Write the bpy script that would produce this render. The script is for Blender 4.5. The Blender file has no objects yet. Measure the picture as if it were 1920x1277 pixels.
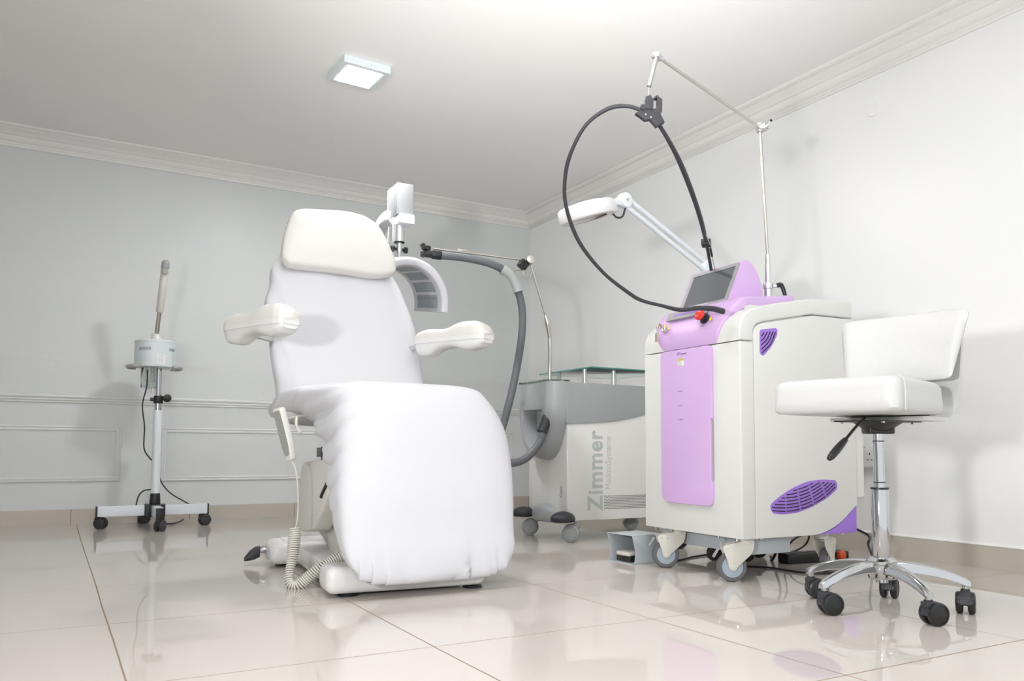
import bpy, bmesh, math, random
from mathutils import Vector, Matrix, Euler
PI = math.pi
SC = bpy.context.scene
COL = SC.collection

# ------------------------------------------------------------ camera
cam_d = bpy.data.cameras.new('camera')
cam = bpy.data.objects.new('camera', cam_d)
COL.objects.link(cam)
SC.camera = cam
cam_d.sensor_width = 36.0
cam_d.lens = 28.44692
cam_d.shift_y = 0.047203
cam_d.clip_start = 0.02
cam.matrix_world = Matrix([(0.8690408, -0.0402555, -0.4930999, -3.4599913), (-0.494707, -0.0591334, -0.8670457, -5.792757), (0.0057447, 0.9974381, -0.071304, 0.5), (0.0, 0.0, 0.0, 1.0)])

# ------------------------------------------------------------ light and exposure
vs = SC.view_settings
vs.view_transform = 'Standard'
vs.look = 'None'
vs.gamma = 1.0
vs.use_curve_mapping = False
vs.exposure = 0.0
SC.cycles.max_bounces = 8
SC.cycles.diffuse_bounces = 5
SC.cycles.glossy_bounces = 5
SC.cycles.transparent_max_bounces = 12
SC.cycles.use_denoising = True
SC.cycles.sample_clamp_indirect = 8.0

world = bpy.data.worlds.new('daylight')
SC.world = world
world.use_nodes = True
bg = world.node_tree.nodes['Background']
bg.inputs[0].default_value = (0.93, 0.97, 1.0, 1)
bg.inputs[1].default_value = 1.17


def lamp(name, kind, loc, energy, size=None, target=None, color=(1, 1, 1), spot=None, blend=1.0):
    d = bpy.data.lights.new(name, kind)
    d.energy = energy
    d.color = color
    if kind == 'AREA':
        d.shape = 'RECTANGLE'
        d.size, d.size_y = size
    else:
        d.shadow_soft_size = size
    if kind == 'SPOT':
        d.spot_size = spot
        d.spot_blend = blend
    o = bpy.data.objects.new(name, d)
    COL.objects.link(o)
    o.location = loc
    if target is not None:
        o.rotation_euler = (Vector(target) - Vector(loc)).to_track_quat('-Z', 'Y').to_euler()
    return o


# two photographer's flashes left of the camera: one forward, one turned up to bounce off the ceiling
lamp('flash', 'SPOT', (-4.45, -5.33, 0.80), 205, 0.10, (-0.2, -2.7, 1.75), (1, 0.99, 0.98), math.radians(112), 1.0)
lamp('bounce_flash', 'SPOT', (-3.2, -5.95, 0.95), 840, 0.12, (-2.2, -4.1, 2.5), (1, 1, 1), math.radians(54), 1.0)
# unseen overhead area lights added as fill; no fixtures stand behind them
lamp('overhead_fill', 'AREA', (-1.9, -5.9, 2.38), 9, (0.6, 0.6), (-1.9, -5.9, 0), (1, 0.99, 0.97))
lamp('overhead_fill', 'AREA', (-3.1, -4.1, 2.42), 10, (0.25, 0.25), (-3.1, -4.1, 0), (0.97, 0.99, 1.0))


# ------------------------------------------------------------ materials
def newmat(name):
    m = bpy.data.materials.new(name)
    m.use_nodes = True
    nt = m.node_tree
    return m, nt, nt.nodes['Principled BSDF']


def noise(nt, scale, detail=3.0, vec=None):
    n = nt.nodes.new('ShaderNodeTexNoise')
    n.inputs['Scale'].default_value = scale
    n.inputs['Detail'].default_value = detail
    if vec is None:
        tc = nt.nodes.new('ShaderNodeTexCoord')
        vec = tc.outputs['Object']
    nt.links.new(vec, n.inputs['Vector'])
    return n


def mat(name, color, rough=0.5, metal=0.0, bump=0.0, bscale=60.0, vary=0.04, vscale=3.0, coat=0.0, spec=None, aniso=0.0):
    m, nt, b = newmat(name)
    b.inputs['Roughness'].default_value = rough
    b.inputs['Metallic'].default_value = metal
    b.inputs['Coat Weight'].default_value = coat
    b.inputs['Coat Roughness'].default_value = 0.08
    if spec is not None:
        b.inputs['Specular IOR Level'].default_value = spec
    n = noise(nt, vscale)
    mx = nt.nodes.new('ShaderNodeMix')
    mx.data_type = 'RGBA'
    c0 = [max(0, c * (1 - vary)) for c in color]
    c1 = [min(1, c * (1 + vary)) for c in color]
    mx.inputs['A'].default_value = (*c0, 1)
    mx.inputs['B'].default_value = (*c1, 1)
    nt.links.new(n.outputs['Fac'], mx.inputs['Factor'])
    nt.links.new(mx.outputs['Result'], b.inputs['Base Color'])
    if bump > 0:
        n2 = noise(nt, bscale, 4)
        bp = nt.nodes.new('ShaderNodeBump')
        bp.inputs['Strength'].default_value = bump
        bp.inputs['Distance'].default_value = 0.01
        nt.links.new(n2.outputs['Fac'], bp.inputs['Height'])
        nt.links.new(bp.outputs['Normal'], b.inputs['Normal'])
    return m


def grout_mask(nt, comp, offset, size, width, base):
    """1 on a grout line across the given world component"""
    a = nt.nodes.new('ShaderNodeMath'); a.operation = 'SUBTRACT'
    nt.links.new(comp, a.inputs[0]); a.inputs[1].default_value = offset - 0.5 * size
    f = nt.nodes.new('ShaderNodeMath'); f.operation = 'FLOORED_MODULO'
    nt.links.new(a.outputs[0], f.inputs[0]); f.inputs[1].default_value = size
    s = nt.nodes.new('ShaderNodeMath'); s.operation = 'SUBTRACT'
    nt.links.new(f.outputs[0], s.inputs[0]); s.inputs[1].default_value = 0.5 * size
    ab = nt.nodes.new('ShaderNodeMath'); ab.operation = 'ABSOLUTE'
    nt.links.new(s.outputs[0], ab.inputs[0])
    lt = nt.nodes.new('ShaderNodeMath'); lt.operation = 'LESS_THAN'
    nt.links.new(ab.outputs[0], lt.inputs[0]); lt.inputs[1].default_value = width * 0.5
    return lt.outputs[0]


def tile_mat(name, axes, color, rough, bump=0.02):
    m, nt, b = newmat(name)
    geo = nt.nodes.new('ShaderNodeNewGeometry')
    wob = noise(nt, 2.2, 2, geo.outputs['Position'])
    sub = nt.nodes.new('ShaderNodeVectorMath'); sub.operation = 'SUBTRACT'
    nt.links.new(wob.outputs['Color'], sub.inputs[0]); sub.inputs[1].default_value = (0.5, 0.5, 0.5)
    scl = nt.nodes.new('ShaderNodeVectorMath'); scl.operation = 'SCALE'
    nt.links.new(sub.outputs[0], scl.inputs[0]); scl.inputs['Scale'].default_value = 0.008
    add = nt.nodes.new('ShaderNodeVectorMath'); add.operation = 'ADD'
    nt.links.new(geo.outputs['Position'], add.inputs[0]); nt.links.new(scl.outputs[0], add.inputs[1])
    sep = nt.nodes.new('ShaderNodeSeparateXYZ')
    nt.links.new(add.outputs[0], sep.inputs[0])
    masks = [grout_mask(nt, sep.outputs[ax], off, size, 0.0042, b) for ax, off, size in axes]
    fac = masks[0]
    if len(masks) > 1:
        mm = nt.nodes.new('ShaderNodeMath'); mm.operation = 'MAXIMUM'
        nt.links.new(masks[0], mm.inputs[0]); nt.links.new(masks[1], mm.inputs[1])
        fac = mm.outputs[0]
    n = noise(nt, 1.3, 5, geo.outputs['Position'])
    mx = nt.nodes.new('ShaderNodeMix'); mx.data_type = 'RGBA'
    mx.inputs['A'].default_value = (*[c * 0.95 for c in color], 1)
    mx.inputs['B'].default_value = (*[min(1, c * 1.05) for c in color], 1)
    nt.links.new(n.outputs['Fac'], mx.inputs['Factor'])
    m2 = nt.nodes.new('ShaderNodeMix'); m2.data_type = 'RGBA'
    nt.links.new(fac, m2.inputs['Factor'])
    nt.links.new(mx.outputs['Result'], m2.inputs['A'])
    m2.inputs['B'].default_value = (0.27, 0.19, 0.13, 1)
    nt.links.new(m2.outputs['Result'], b.inputs['Base Color'])
    r = nt.nodes.new('ShaderNodeMapRange')
    nt.links.new(fac, r.inputs['Value'])
    r.inputs['To Min'].default_value = rough; r.inputs['To Max'].default_value = 0.8
    nt.links.new(r.outputs['Result'], b.inputs['Roughness'])
    n2 = noise(nt, 3.5, 2, geo.outputs['Position'])
    bp = nt.nodes.new('ShaderNodeBump')
    bp.inputs['Strength'].default_value = bump; bp.inputs['Distance'].default_value = 0.02
    nt.links.new(n2.outputs['Fac'], bp.inputs['Height'])
    nt.links.new(bp.outputs['Normal'], b.inputs['Normal'])
    return m


def wall_mat(name, color, rough=0.45):
    m, nt, b = newmat(name)
    geo = nt.nodes.new('ShaderNodeNewGeometry')
    n = noise(nt, 1.7, 4, geo.outputs['Position'])
    n3 = noise(nt, 9.0, 3, geo.outputs['Position'])
    mx = nt.nodes.new('ShaderNodeMix'); mx.data_type = 'RGBA'
    mx.inputs['A'].default_value = (color[0] * 0.96, color[1] * 0.97, color[2] * 0.98, 1)
    mx.inputs['B'].default_value = (min(1, color[0] * 1.04), min(1, color[1] * 1.03), min(1, color[2] * 1.0), 1)
    nt.links.new(n.outputs['Fac'], mx.inputs['Factor'])
    nt.links.new(mx.outputs['Result'], b.inputs['Base Color'])
    b.inputs['Roughness'].default_value = rough
    b.inputs['Specular IOR Level'].default_value = 0.35
    bp = nt.nodes.new('ShaderNodeBump')
    bp.inputs['Strength'].default_value = 0.10; bp.inputs['Distance'].default_value = 0.02
    nt.links.new(n3.outputs['Fac'], bp.inputs['Height'])
    nt.links.new(bp.outputs['Normal'], b.inputs['Normal'])
    return m


def glass_mat(name, color, rough=0.0, mixw=0.85):
    m, nt, b = newmat(name)
    b.inputs['Base Color'].default_value = (*color, 1)
    b.inputs['Roughness'].default_value = rough
    b.inputs['Transmission Weight'].default_value = 1.0
    b.inputs['IOR'].default_value = 1.45
    n = noise(nt, 8)
    bp = nt.nodes.new('ShaderNodeBump'); bp.inputs['Strength'].default_value = 0.01
    nt.links.new(n.outputs['Fac'], bp.inputs['Height'])
    nt.links.new(bp.outputs['Normal'], b.inputs['Normal'])
    return m


def emit_mat(name, color, strength):
    m, nt, b = newmat(name)
    n = noise(nt, 5)
    mr = nt.nodes.new('ShaderNodeMapRange')
    mr.inputs['To Min'].default_value = strength * 0.97; mr.inputs['To Max'].default_value = strength * 1.03
    nt.links.new(n.outputs['Fac'], mr.inputs['Value'])
    b.inputs['Base Color'].default_value = (0.9, 0.9, 0.9, 1)
    b.inputs['Emission Color'].default_value = (*color, 1)
    nt.links.new(mr.outputs['Result'], b.inputs['Emission Strength'])
    return m


def dots_mat(name, base, dot, scale, thr=0.28, rough=0.5):
    """fine grid of dots in object space"""
    m, nt, b = newmat(name)
    tc = nt.nodes.new('ShaderNodeTexCoord')
    v = nt.nodes.new('ShaderNodeTexVoronoi')
    v.inputs['Scale'].default_value = scale
    v.inputs['Randomness'].default_value = 0.0
    nt.links.new(tc.outputs['Object'], v.inputs['Vector'])
    lt = nt.nodes.new('ShaderNodeMath'); lt.operation = 'LESS_THAN'
    nt.links.new(v.outputs['Distance'], lt.inputs[0]); lt.inputs[1].default_value = thr
    mx = nt.nodes.new('ShaderNodeMix'); mx.data_type = 'RGBA'
    nt.links.new(lt.outputs[0], mx.inputs['Factor'])
    mx.inputs['A'].default_value = (*base, 1); mx.inputs['B'].default_value = (*dot, 1)
    nt.links.new(mx.outputs['Result'], b.inputs['Base Color'])
    b.inputs['Roughness'].default_value = rough
    return m


M = dict(
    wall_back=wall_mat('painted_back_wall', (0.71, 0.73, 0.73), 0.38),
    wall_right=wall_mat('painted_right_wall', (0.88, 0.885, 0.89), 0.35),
    ceiling=wall_mat('ceiling_paint', (0.90, 0.89, 0.88), 0.6),
    crown=wall_mat('plaster_crown', (0.88, 0.87, 0.85), 0.5),
    rail=wall_mat('gloss_paint_moulding', (0.76, 0.775, 0.765), 0.25),
    floor=tile_mat('polished_floor_tile', [(0, -3.30, 0.695), (1, -3.24, 0.665)], (0.61, 0.565, 0.52), 0.018, 0.004),
    base_x=tile_mat('skirting_tile_back', [(0, -3.33, 0.695)], (0.54, 0.49, 0.43), 0.08),
    base_y=tile_mat('skirting_tile_right', [(1, -4.02, 0.695)], (0.54, 0.49, 0.43), 0.08),
    sheet=mat('stretch_fabric', (0.625, 0.625, 0.65), 0.85, bump=0.15, bscale=600, vary=0.01, spec=0.2),
    vinyl=mat('cream_vinyl', (0.68, 0.665, 0.635), 0.45, bump=0.12, bscale=260, vary=0.015),
    whitevinyl=mat('white_vinyl', (0.635, 0.635, 0.632), 0.4, bump=0.10, bscale=300, vary=0.01),
    whiteplastic=mat('white_plastic', (0.70, 0.70, 0.685), 0.35, vary=0.01),
    beigeplastic=mat('beige_plastic', (0.66, 0.645, 0.60), 0.4, vary=0.02),
    ledplastic=mat('cool_white_plastic', (0.72, 0.715, 0.76), 0.3, vary=0.01),
    cream=mat('cream_machine_shell', (0.70, 0.70, 0.675), 0.42, bump=0.03, bscale=500, vary=0.008),
    zimbody=mat('off_white_shell', (0.90, 0.90, 0.875), 0.42, vary=0.008),
    lilac=mat('lilac_shell', (0.64, 0.43, 0.73), 0.32, bump=0.02, bscale=500, vary=0.01),
    purple=mat('purple_grille', (0.31, 0.16, 0.60), 0.45, vary=0.02),
    greyzim=mat('silver_grey_shell', (0.40, 0.415, 0.425), 0.42, vary=0.02),
    greyzim2=mat('light_silver_shell', (0.42, 0.43, 0.44), 0.42, vary=0.02),
    bezel=mat('grey_bezel', (0.36, 0.355, 0.36), 0.35, vary=0.02),
    screen=mat('dark_glass_screen', (0.115, 0.125, 0.14), 0.12, vary=0.05, coat=0.3),
    dark=mat('dark_grey_rubber', (0.034, 0.034, 0.042), 0.5, bump=0.05, bscale=200, vary=0.08),
    black=mat('black_plastic', (0.012, 0.012, 0.013), 0.35, vary=0.1),
    blackrub=mat('black_rubber_cable', (0.015, 0.015, 0.017), 0.5, vary=0.1),
    slot=mat('slot_black', (0.01, 0.008, 0.014), 0.8, vary=0.1),
    chrome=mat('chrome', (0.57, 0.57, 0.58), 0.07, 1.0, vary=0.02),
    nickel=mat('brushed_nickel', (0.62, 0.59, 0.55), 0.28, 1.0, vary=0.05),
    alu=mat('satin_aluminium', (0.72, 0.73, 0.74), 0.38, 1.0, vary=0.03),
    sink=mat('anodised_sink', (0.50, 0.515, 0.53), 0.45, 0.6, vary=0.03),
    tyre=mat('grey_tyre', (0.13, 0.125, 0.135), 0.5, vary=0.05),
    hub=mat('pale_blue_grey_hub', (0.40, 0.47, 0.53), 0.4, vary=0.03),
    fork=mat('cream_fork', (0.66, 0.64, 0.58), 0.4, vary=0.02),
    hose=mat('grey_hose', (0.135, 0.145, 0.16), 0.5, bump=0.1, bscale=80, vary=0.05),
    clip=mat('pale_grey_clip', (0.45, 0.48, 0.48), 0.35, vary=0.03),
    steel=mat('blue_grey_sheet_metal', (0.46, 0.50, 0.53), 0.35, vary=0.03),
    pale=mat('pale_blue_enamel', (0.66, 0.72, 0.73), 0.3, vary=0.01),
    white=mat('white_enamel', (0.78, 0.82, 0.86), 0.3, vary=0.01),
    lampwhite=mat('lamp_white', (0.80, 0.80, 0.81), 0.35, vary=0.01),
    lens=mat('lens_cover', (0.62, 0.58, 0.53), 0.2, vary=0.04),
    diffuser=emit_mat('lit_diffuser', (1.0, 1.0, 1.0), 230),
    glass=glass_mat('green_edge_glass', (0.72, 0.90, 0.86)),
    glassedge=mat('glass_edge_green', (0.06, 0.27, 0.22), 0.2, vary=0.05),
    jar=glass_mat('clear_jar', (0.95, 0.97, 0.97)),
    red=mat('red_plastic', (0.85, 0.045, 0.035), 0.3, vary=0.02),
    orange=mat('orange_switch', (0.75, 0.09, 0.02), 0.3, vary=0.02),
    yellow=mat('yellow_sticker', (0.80, 0.66, 0.02), 0.5, vary=0.02),
    paper=mat('white_sticker', (0.80, 0.80, 0.80), 0.5, vary=0.02),
    ink=mat('grey_print', (0.25, 0.22, 0.30), 0.6, vary=0.05),
    zimink2=mat('pale_print', (0.62, 0.65, 0.63), 0.6, vary=0.02),
    zimink=mat('sage_print', (0.55, 0.60, 0.57), 0.6, vary=0.02),
    inkpale=mat('mauve_print', (0.36, 0.22, 0.44), 0.6, vary=0.05),
    redink=mat('red_print', (0.7, 0.1, 0.1), 0.6, vary=0.05),
    brass=mat('key_brass', (0.55, 0.50, 0.40), 0.3, 1.0, vary=0.1),
    panel=dots_mat('led_panel', (0.34, 0.38, 0.42), (0.46, 0.51, 0.56), 150, 0.42),
    perf=dots_mat('remote_keys', (0.30, 0.31, 0.29), (0.5, 0.5, 0.47), 110, 0.22),
)


# ------------------------------------------------------------ geometry helpers
class Fr:
    """a local frame on the floor: origin and rotation about z"""
    def __init__(self, x, y, deg, z=0.0):
        self.loc = Vector((x, y, z)); self.a = math.radians(deg)
        self.m = Matrix.Translation(self.loc) @ Matrix.Rotation(self.a, 4, 'Z')
        self.inv = self.m.inverted()

    def i(self, p):
        return self.inv @ Vector(p)


def orient(p0, p1, up=(0, 0, 1)):
    """matrix with local z from p0 to p1, origin at p0"""
    p0 = Vector(p0); z = (Vector(p1) - p0).normalized()
    u = Vector(up)
    if abs(z.dot(u)) > 0.98:
        u = Vector((1, 0, 0)) if abs(z.x) < 0.9 else Vector((0, 1, 0))
    x = u.cross(z).normalized(); y = z.cross(x)
    m = Matrix((x, y, z)).transposed().to_4x4()
    m.translation = p0
    return m


def axes(o, x, y, z):
    m = Matrix((Vector(x), Vector(y), Vector(z))).transposed().to_4x4()
    m.translation = Vector(o)
    return m


def T(x, y, z):
    return Matrix.Translation((x, y, z))


def RX(d): return Matrix.Rotation(math.radians(d), 4, 'X')
def RY(d): return Matrix.Rotation(math.radians(d), 4, 'Y')
def RZ(d): return Matrix.Rotation(math.radians(d), 4, 'Z')


def crom(pts, res):
    pts = [Vector(p) for p in pts]
    if len(pts) < 3:
        return pts
    P = [pts[0] * 2 - pts[1]] + pts + [pts[-1] * 2 - pts[-2]]
    out = []
    for i in range(1, len(P) - 2):
        p0, p1, p2, p3 = P[i - 1], P[i], P[i + 1], P[i + 2]
        for k in range(res):
            t = k / res
            out.append(0.5 * ((2 * p1) + (p2 - p0) * t + (2 * p0 - 5 * p1 + 4 * p2 - p3) * t * t + (3 * p1 - p0 - 3 * p2 + p3) * t ** 3))
    out.append(pts[-1])
    return out


def rpoly(pts, r, seg=5):
    """round the corners of a 2D polygon; r one radius or a list"""
    n = len(pts); out = []
    for i in range(n):
        p = Vector(pts[i]); a = Vector(pts[i - 1]); b = Vector(pts[(i + 1) % n])
        rr = r[i] if isinstance(r, (list, tuple)) else r
        da = (a - p); db = (b - p)
        rr = min(rr, da.length * 0.49, db.length * 0.49)
        if rr <= 1e-5:
            out.append((p.x, p.y)); continue
        s = p + da.normalized() * rr; e = p + db.normalized() * rr
        for k in range(seg + 1):
            t = k / seg
            q = s * (1 - t) ** 2 + p * 2 * t * (1 - t) + e * t * t
            out.append((q.x, q.y))
    return out


class MB:
    def __init__(self):
        self.bm = bmesh.new()

    def _merge(self, b2, m=None):
        if m is not None:
            bmesh.ops.transform(b2, matrix=m, verts=b2.verts)
        off = {}
        for v in b2.verts:
            off[v] = self.bm.verts.new(v.co)
        for f in b2.faces:
            try:
                self.bm.faces.new([off[v] for v in f.verts])
            except ValueError:
                pass
        b2.free()
        return self

    def box(self, c, s, r=0.0, seg=3, m=None):
        b2 = bmesh.new()
        bmesh.ops.create_cube(b2, size=1.0)
        for v in b2.verts:
            v.co = Vector((v.co.x * s[0] + c[0], v.co.y * s[1] + c[1], v.co.z * s[2] + c[2]))
        if r > 0:
            r = min(r, min(s) * 0.49)
            bmesh.ops.bevel(b2, geom=b2.edges[:], offset=r, segments=seg, profile=0.5, affect='EDGES')
        return self._merge(b2, m)

    def cyl(self, p0, p1, r0, r1=None, n=24, bev=0.0):
        r1 = r0 if r1 is None else r1
        p0 = Vector(p0); p1 = Vector(p1); L = (p1 - p0).length
        if bev > 0:
            return self.lathe([(0, 0), (r0 - bev, 0), (r0 - bev * .3, bev * .3), (r0, bev), (r1, L - bev), (r1 - bev * .3, L - bev * .3), (r1 - bev, L), (0, L)], n, orient(p0, p1))
        return self.lathe([(0, 0), (r0, 0), (r1, L), (0, L)], n, orient(p0, p1))

    def lathe(self, prof, n=32, m=None):
        b2 = bmesh.new()
        rings = []
        for r, z in prof:
            if r < 1e-6:
                rings.append([b2.verts.new((0, 0, z))])
            else:
                rings.append([b2.verts.new((r * math.cos(2 * PI * k / n), r * math.sin(2 * PI * k / n), z)) for k in range(n)])
        for a, b in zip(rings[:-1], rings[1:]):
            for k in range(n):
                k2 = (k + 1) % n
                if len(a) == 1 and len(b) == 1:
                    continue
                if len(a) == 1:
                    b2.faces.new((a[0], b[k2], b[k]))
                elif len(b) == 1:
                    b2.faces.new((a[k], a[k2], b[0]))
                else:
                    b2.faces.new((a[k], a[k2], b[k2], b[k]))
        bmesh.ops.recalc_face_normals(b2, faces=b2.faces)
        return self._merge(b2, m)

    def tube(self, pts, r, n=12, res=8, smooth=True, caps=True, flat=1.0):
        P = crom(pts, res) if smooth else [Vector(p) for p in pts]
        b2 = bmesh.new()
        t = (P[1] - P[0]).normalized()
        x = t.orthogonal().normalized()
        rings = []
        for i, p in enumerate(P):
            tt = (P[min(i + 1, len(P) - 1)] - P[max(i - 1, 0)])
            if tt.length > 1e-9:
                tn = tt.normalized()
                q = t.rotation_difference(tn)
                x = q @ x
                t = tn
            x = (x - t * x.dot(t)).normalized()
            y = t.cross(x)
            rr = r(i / (len(P) - 1)) if callable(r) else r
            rings.append([b2.verts.new(p + x * rr * math.cos(2 * PI * k / n) + y * rr * flat * math.sin(2 * PI * k / n)) for k in range(n)])
        for a, b in zip(rings[:-1], rings[1:]):
            for k in range(n):
                b2.faces.new((a[k], a[(k + 1) % n], b[(k + 1) % n], b[k]))
        if caps:
            b2.faces.new(rings[0][::-1]); b2.faces.new(rings[-1])
        return self._merge(b2)

    def prism(self, poly, h, m=None, bev=0.0, seg=2, z0=0.0):
        """polygon in local xy extruded along z from z0 to z0+h; bev rounds the rims"""
        b2 = bmesh.new()
        vs_ = [b2.verts.new((x, y, z0)) for x, y in poly]
        f = b2.faces.new(vs_)
        r = bmesh.ops.extrude_face_region(b2, geom=[f])
        nv = [e for e in r['geom'] if isinstance(e, bmesh.types.BMVert)]
        for v in nv:
            v.co.z += h
        bmesh.ops.recalc_face_normals(b2, faces=b2.faces)
        if bev > 0:
            es = [e for e in b2.edges if abs(e.verts[0].co.z - e.verts[1].co.z) < 1e-7]
            bmesh.ops.bevel(b2, geom=es, offset=bev, segments=seg, profile=0.5, affect='EDGES', clamp_overlap=True)
        return self._merge(b2, m)

    def loft(self, rings, closed=True, caps=True, m=None):
        b2 = bmesh.new()
        R = [[b2.verts.new(p) for p in ring] for ring in rings]
        n = len(R[0])
        for a, b in zip(R[:-1], R[1:]):
            for k in range(n if closed else n - 1):
                b2.faces.new((a[k], a[(k + 1) % n], b[(k + 1) % n], b[k]))
        if caps and closed:
            b2.faces.new(R[0][::-1]); b2.faces.new(R[-1])
        bmesh.ops.recalc_face_normals(b2, faces=b2.faces)
        return self._merge(b2, m)

    def sphere(self, c, r, s=(1, 1, 1), n=20, m=None):
        b2 = bmesh.new()
        bmesh.ops.create_uvsphere(b2, u_segments=n, v_segments=n // 2, radius=r)
        for v in b2.verts:
            v.co = Vector((v.co.x * s[0] + c[0], v.co.y * s[1] + c[1], v.co.z * s[2] + c[2]))
        return self._merge(b2, m)

    def build(self, name, material, parent=None, angle=35, label=None, kind=None, sub=0, flatshade=False):
        me = bpy.data.meshes.new(name)
        bmesh.ops.recalc_face_normals(self.bm, faces=self.bm.faces)
        self.bm.to_mesh(me)
        self.bm.free()
        me.materials.append(M[material] if isinstance(material, str) else material)
        if not flatshade:
            me.polygons.foreach_set('use_smooth', [True] * len(me.polygons))
            me.set_sharp_from_angle(angle=math.radians(angle))
        o = bpy.data.objects.new(name, me)
        COL.objects.link(o)
        if parent is not None:
            o.parent = parent
        if sub:
            md = o.modifiers.new('sub', 'SUBSURF'); md.levels = sub; md.render_levels = sub
        if label:
            o['label'] = label
        if kind:
            o['kind'] = kind
        return o


def thing(name, label, cat, fr=None, group=None):
    o = bpy.data.objects.new(name, None)
    COL.objects.link(o)
    o.empty_display_size = 0.1
    if fr is not None:
        o.location = fr.loc; o.rotation_euler = (0, 0, fr.a)
    o['label'] = label; o['category'] = cat
    if group:
        o['group'] = group
    return o


def text(body, name, size, m, material, parent, offset=0.0, extrude=0.0004, label=None, sx=1.0, sp=1.0):
    """flat lettering turned to a mesh; m places local xy plane"""
    cu = bpy.data.curves.new(name, 'FONT')
    cu.body = body; cu.size = size; cu.offset = offset; cu.extrude = extrude
    cu.align_x = 'LEFT'; cu.space_character = sp
    tmp = bpy.data.objects.new(name + '_curve', cu)
    COL.objects.link(tmp)
    dg = bpy.context.evaluated_depsgraph_get()
    me = bpy.data.meshes.new_from_object(tmp.evaluated_get(dg))
    bpy.data.objects.remove(tmp)
    me.transform(m @ Matrix.Diagonal((sx, 1, 1, 1)))
    me.materials.clear(); me.materials.append(M[material])
    o = bpy.data.objects.new(name, me)
    COL.objects.link(o); o.parent = parent
    if label:
        o['label'] = label
    return o


# ------------------------------------------------------------ the room
XL, YF, H = -7.2, -6.3, 2.4417


def plane_box(name, lo, hi, material):
    b = MB(); b.box([(a + c) / 2 for a, c in zip(lo, hi)], [c - a for a, c in zip(lo, hi)])
    return b.build(name, material, kind='structure', flatshade=True)


plane_box('floor', (XL, YF, -0.1), (0.1, 0.1, 0), 'floor')
plane_box('ceiling', (XL, YF, H), (0.1, 0.1, H + 0.1), 'ceiling')
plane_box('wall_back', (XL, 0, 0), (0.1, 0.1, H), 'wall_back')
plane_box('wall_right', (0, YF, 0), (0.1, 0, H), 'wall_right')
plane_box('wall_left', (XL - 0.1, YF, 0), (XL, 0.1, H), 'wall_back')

# skirting tiles with a plaster lip on the right wall
plane_box('baseboard_back', (XL, -0.010, 0), (-0.010, 0, 0.094), 'base_x')
plane_box('baseboard_right', (-0.010, YF, 0), (0, -0.001, 0.094), 'base_y')
b = MB()
b.prism(rpoly([(0, 0), (-0.012, 0), (-0.012, 0.004), (0, 0.012)], 0.001), YF * -1 - 0.02, axes((0, -0.011, 0.0945), (1, 0, 0), (0, 0, 1), (0, -1, 0)))
b.build('trim_1', 'crown', kind='structure')

# crown moulding, mitred in the corner
CP = [(0, 0), (.010, 0), (.0125, .003), (.0125, .008), (.010, .011), (.010, .013), (.017, .016), (.0185, .020), (.016, .024), (.016, .026),
      (.024, .029), (.034, .036), (.043, .047), (.049, .056), (.050, .058), (.053, .058), (.060, .064), (.073, .072), (.086, .079), (.099, .084),
      (.104, .086), (.104, .088), (.112, .088), (.112, .091), (.118, .091), (.128, .094), (.136, .098), (.1383, .102), (.1383, .106), (0, .106)]
ZC = H - 0.106


def crown(name, along):
    b = MB()
    rings = []
    for end in (0, 1):
        ring = []
        for d, z in CP:
            if along == 'x':
                ring.append((XL if end else -d, -d, ZC + z))
            else:
                ring.append((-d, YF if end else -d, ZC + z))
        rings.append(ring)
    b.loft(rings)
    return b.build(name, 'crown', kind='structure', angle=50)


crown('trim_2', 'x')
crown('trim_3', 'y')

# chair rail on the back wall
RP = [(0, 0), (.006, 0), (.010, .003), (.011, .008), (.009, .011), (.014, .014), (.017, .020), (.014, .025), (.014, .028), (.022, .034), (.024, .040), (.022, .046), (.014, .050), (.009, .054), (0, .056)]
b = MB()
b.loft([[(x, -d, 0.757 + z) for d, z in RP] for x in (XL, -0.001)])
b.build('trim_4', 'rail', kind='structure', angle=50)


def panel_frame(name, x0, x1, z0, z1, w=0.034):
    prof = [(0, 0), (0, .004), (.004, .010), (.010, .012), (.013, .007), (.017, .006), (.022, .010), (.027, .010), (.034, .003), (.034, 0)]
    b = MB()
    cs = [(x0, z0, 1, 1), (x1, z0, -1, 1), (x1, z1, -1, -1), (x0, z1, 1, -1), (x0, z0, 1, 1)]
    rings = [[(cx + sx * p, -d, cz + sz * p) for p, d in prof] for cx, cz, sx, sz in cs]
    b.loft(rings, caps=False)
    return b.build(name, 'rail', kind='structure', angle=50)


panel_frame('trim_5', -5.4, -3.062, 0.262, 0.617)
panel_frame('trim_6', -2.825, -0.155, 0.257, 0.613)

# switched wall socket and cable cover on the right wall
WS = Fr(0, -3.262, 90)
t = thing('wall_socket', 'white square three-pin power socket low on the right wall behind the stool column', 'socket', Fr(0, -3.235, 0, 0.455))
b = MB(); b.box((-0.022, 0.0, 0), (0.044, 0.150, 0.094), 0.004); b.build('back_box', 'whiteplastic', t)
b = MB(); b.box((-0.048, 0.0, 0), (0.010, 0.146, 0.088), 0.003); b.build('face_plate', 'whiteplastic', t)
for yy in (-0.030, 0.045):
    for dy, z, sy, sz in ((0, .020, .004, .010), (-.011, -.008, .007, .005), (.011, -.008, .007, .005)):
        b = MB(); b.box((-0.0535, yy + dy, z), (0.002, sy, sz)); b.build('pin_hole', 'slot', t)
b = MB(); b.tube([(-0.004, 0.03, 0.047), (-0.03, 0.028, 0.075), (-0.034, 0.035, 0.12), (-0.02, 0.055, 0.16), (-0.004, 0.07, 0.18)], 0.003)
b.build('cable', 'whiteplastic', t)

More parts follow.
